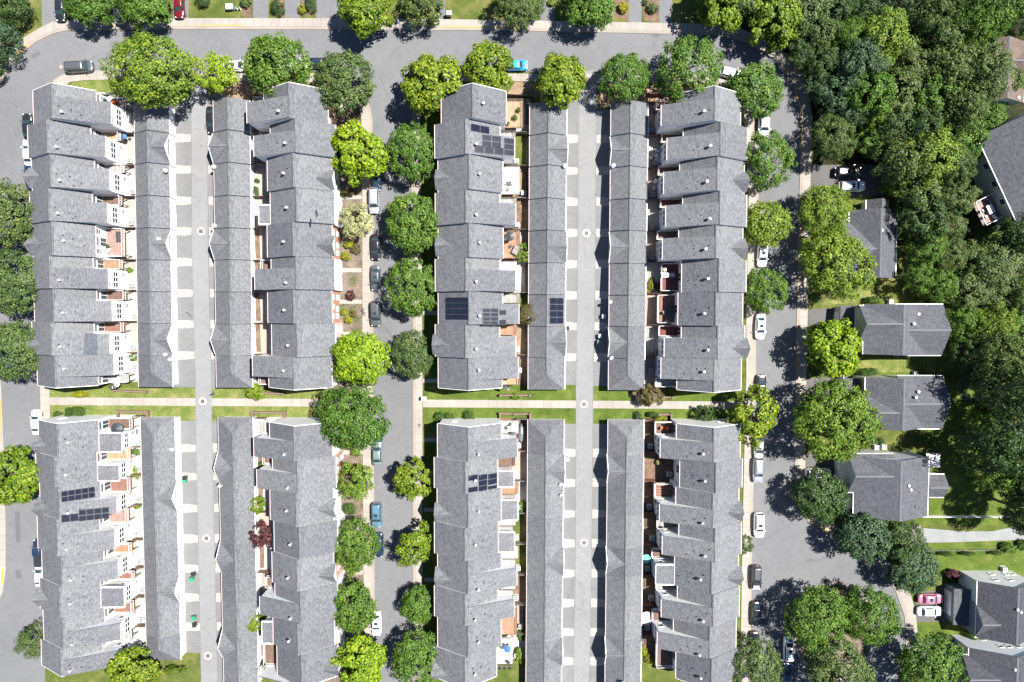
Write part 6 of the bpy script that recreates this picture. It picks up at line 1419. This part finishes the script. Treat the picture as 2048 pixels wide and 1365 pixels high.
# boxes and posts
p = W(460, 15, .5); r = thing('utility_box', 'green utility box on the north lawn', 'utility box', (p.x, p.y, g(p.y)), .05)
q = MB(); q.box(-.6, .6, -.45, .45, 0, .85); q.build('cabinet', M['plastic_gb'], r, local=True); q = MB(); q.box(-.64, .64, -.5, .5, .85, .92); q.build('lid', M['acbox'], r, local=True)
for k, x in enumerate((473, 480)):
    p = W(x, 18, .3); r = thing('utility_pedestal', ['western small pedestal beside the green utility box', 'eastern small pedestal beside the green utility box'][k], 'utility post', (p.x, p.y, g(p.y))); q = MB(); q.tube((0, 0, 0), (0, 0, .6), .16, .14, n=10); q.build('post', M['plastic_w'], r, local=True); q = MB(); q.tube((0, 0, .6), (0, 0, .68), .19, n=10); q.build('cap', M['plastic_gb'], r, local=True)
for x, y, l in ((898.5, 28, 'white cluster mailbox by the north pavement'), (848, 797, 'white cluster mailbox at the footpath corner')):
    p = W(x, y, 1); r = thing('mailbox', l, 'mailbox', (p.x, p.y, g(p.y)), 0, 'cluster mailboxes'); q = MB(); q.box(-.45, .45, -.3, .3, .55, 1.55); q.build('cabinet', M['plastic_w'], r, local=True); q = MB(); q.box(-.15, .15, -.15, .15, 0, .55); q.build('pedestal', M['acbox'], r, local=True)
    q = MB(); q.box(-.4, .4, -.325, -.302, .6, 1.5); q.build('door', M['acbox'], r, local=True)
# bicycle left by the pavement and a waste post at the alley crossing
p = W(728, 624, .3); r = thing('bicycle', 'small dark bicycle left on the middle street pavement', 'bicycle', (p.x, p.y, g(p.y) + .13), 1.85)
for sx in (-.42, .42):
    q = MB(); n = 18
    for k in range(n):
        a, b = 2 * math.pi * k / n, 2 * math.pi * (k + 1) / n
        q.tube((sx + .3 * math.cos(a), .06 * math.sin(a), .32 + .3 * math.sin(a)), (sx + .3 * math.cos(b), .06 * math.sin(b), .32 + .3 * math.sin(b)), .035, n=5, caps=False)
    q.build('wheel', M['tyre'], r, local=True)
q = MB()
for a, b in (((-.42, 0, .32), (-.15, 0, .75)), ((-.15, 0, .75), (.3, 0, .78)), ((.3, 0, .78), (.42, 0, .32)), ((-.05, 0, .34), (.28, 0, .72)), ((-.05, 0, .34), (-.15, 0, .75)), ((-.42, 0, .32), (-.05, 0, .34)), ((.3, 0, .78), (.27, 0, .98))): q.tube(a, b, .025, n=6)
q.build('frame', M['metal_k'], r, local=True)
q = MB(); q.tube((.25, -.28, .98), (.25, .28, .98), .022, n=6); q.build('handlebar', M['metal_k'], r, local=True)
q = MB(); q.tube((-.3, 0, .8), (-.05, 0, .8), .08, .04, n=8); q.build('saddle', M['black'], r, local=True)
p = W(427, 788, .4); r = thing('waste_post', 'small waste-bag post where the footpath meets the western alley', 'post', (p.x, p.y, g(p.y)))
q = MB(); q.tube((0, 0, 0), (0, 0, 1.9), .05, n=8); q.build('pole', M['iron'], r, local=True)
q = MB(); q.box(-.2, .2, -.12, .12, .5, 1.1); q.build('bin_body', M['metal_k'], r, local=True); q = MB(); q.box(-.16, .16, -.06, -.05, 1.35, 1.8); q.build('sign', M['plastic_gb'], r, local=True)

def ac_unit(px, py, label):
    p = W(px, py, .5); r = thing('air_conditioner', label, 'air conditioner', (p.x, p.y, g(p.y)), 0, 'air conditioners beside the detached houses')
    q = MB(); q.box(-.42, .42, -.42, .42, .06, .85); q.box(-.5, .5, -.5, .5, 0, .06); q.build('casing', M['acbox'], r, local=True)
    q = MB(); q.tube((0, 0, .85), (0, 0, .87), .34, n=16); q.build('fan_grille', M['acgrille'], r, local=True); q = MB(); q.tube((0, 0, .87), (0, 0, .9), .1, n=10); q.build('fan_hub', M['acbox'], r, local=True)
ac_unit(1752, 895, 'western of two air conditioners north of the grey-walled house'); ac_unit(1767, 895, 'eastern of two air conditioners north of the grey-walled house'); ac_unit(1831, 747, 'air conditioner north of the slate-roofed house'); ac_unit(1781, 604, 'air conditioner north of the sage-walled house'); ac_unit(2008, 1139, 'air conditioner by the blue-grey house')
def hpt(x, y): return HC.x + x * math.cos(HANG) - y * math.sin(HANG), HC.y + x * math.sin(HANG) + y * math.cos(HANG)
x, y = hpt(3.9, -7.6); table(x, y, HZ + 2.5, 'plastic_w', 'white table on the furnished deck of the askew house', .8, True, HANG)
for k, (a, b, rr_) in enumerate(((2.4, -7.4, 0), (3.6, -8.9, 1.57), (4.8, -8.9, 1.57), (5.4, -7.4, 3.14))):
    x, y = hpt(a, b); chair(x, y, HZ + 2.5, HANG + rr_, 'metal_k' if k != 3 else 'plastic_w', ['dark chair at the north end of the askew house deck', 'dark chair by the deck rail, askew house, upper one', 'dark chair by the deck rail, askew house, lower one', 'white chair at the south end of the askew house deck'][k])
# ------------------------------------------------------------------ camera, sun, sky
cam = bpy.data.objects.new('camera', bpy.data.cameras.new('camera')); C.objects.link(cam)
cam.data.lens = 24; cam.data.sensor_width = 36; cam.data.clip_end = 3000; cam.data.clip_start = 1
cam.location = (0, CAMY, H); cam.rotation_euler = (-TILT, 0, 0)
bpy.context.scene.camera = cam
sun_dir = Vector((.50, .19, 1.0)).normalized()
sl = bpy.data.lights.new('sun', 'SUN'); sl.energy = 5.0; sl.angle = math.radians(.5); sl.color = (1, .96, .9)
so = bpy.data.objects.new('sun', sl); C.objects.link(so); so.rotation_euler = sun_dir.to_track_quat('Z', 'Y').to_euler(); so.location = (60, 40, 150)
w = bpy.data.worlds.new('World'); bpy.context.scene.world = w; w.use_nodes = True
nt = w.node_tree; bg = nt.nodes['Background']
sky = nt.nodes.new('ShaderNodeTexSky'); sky.sky_type = 'NISHITA'; sky.sun_disc = False
sky.sun_elevation = math.asin(sun_dir.z); sky.sun_rotation = math.atan2(sun_dir.x, sun_dir.y)
sky.air_density = .85; sky.dust_density = .1; sky.ozone_density = 5.0
nt.links.new(sky.outputs[0], bg.inputs[0]); bg.inputs[1].default_value = .055
sc = bpy.context.scene
sc.view_settings.view_transform = 'Standard'; sc.view_settings.look = 'None'; sc.view_settings.gamma = 1; sc.view_settings.exposure = 1.6
sc.cycles.max_bounces = 5; sc.cycles.diffuse_bounces = 2; sc.cycles.glossy_bounces = 2; sc.cycles.transmission_bounces = 2
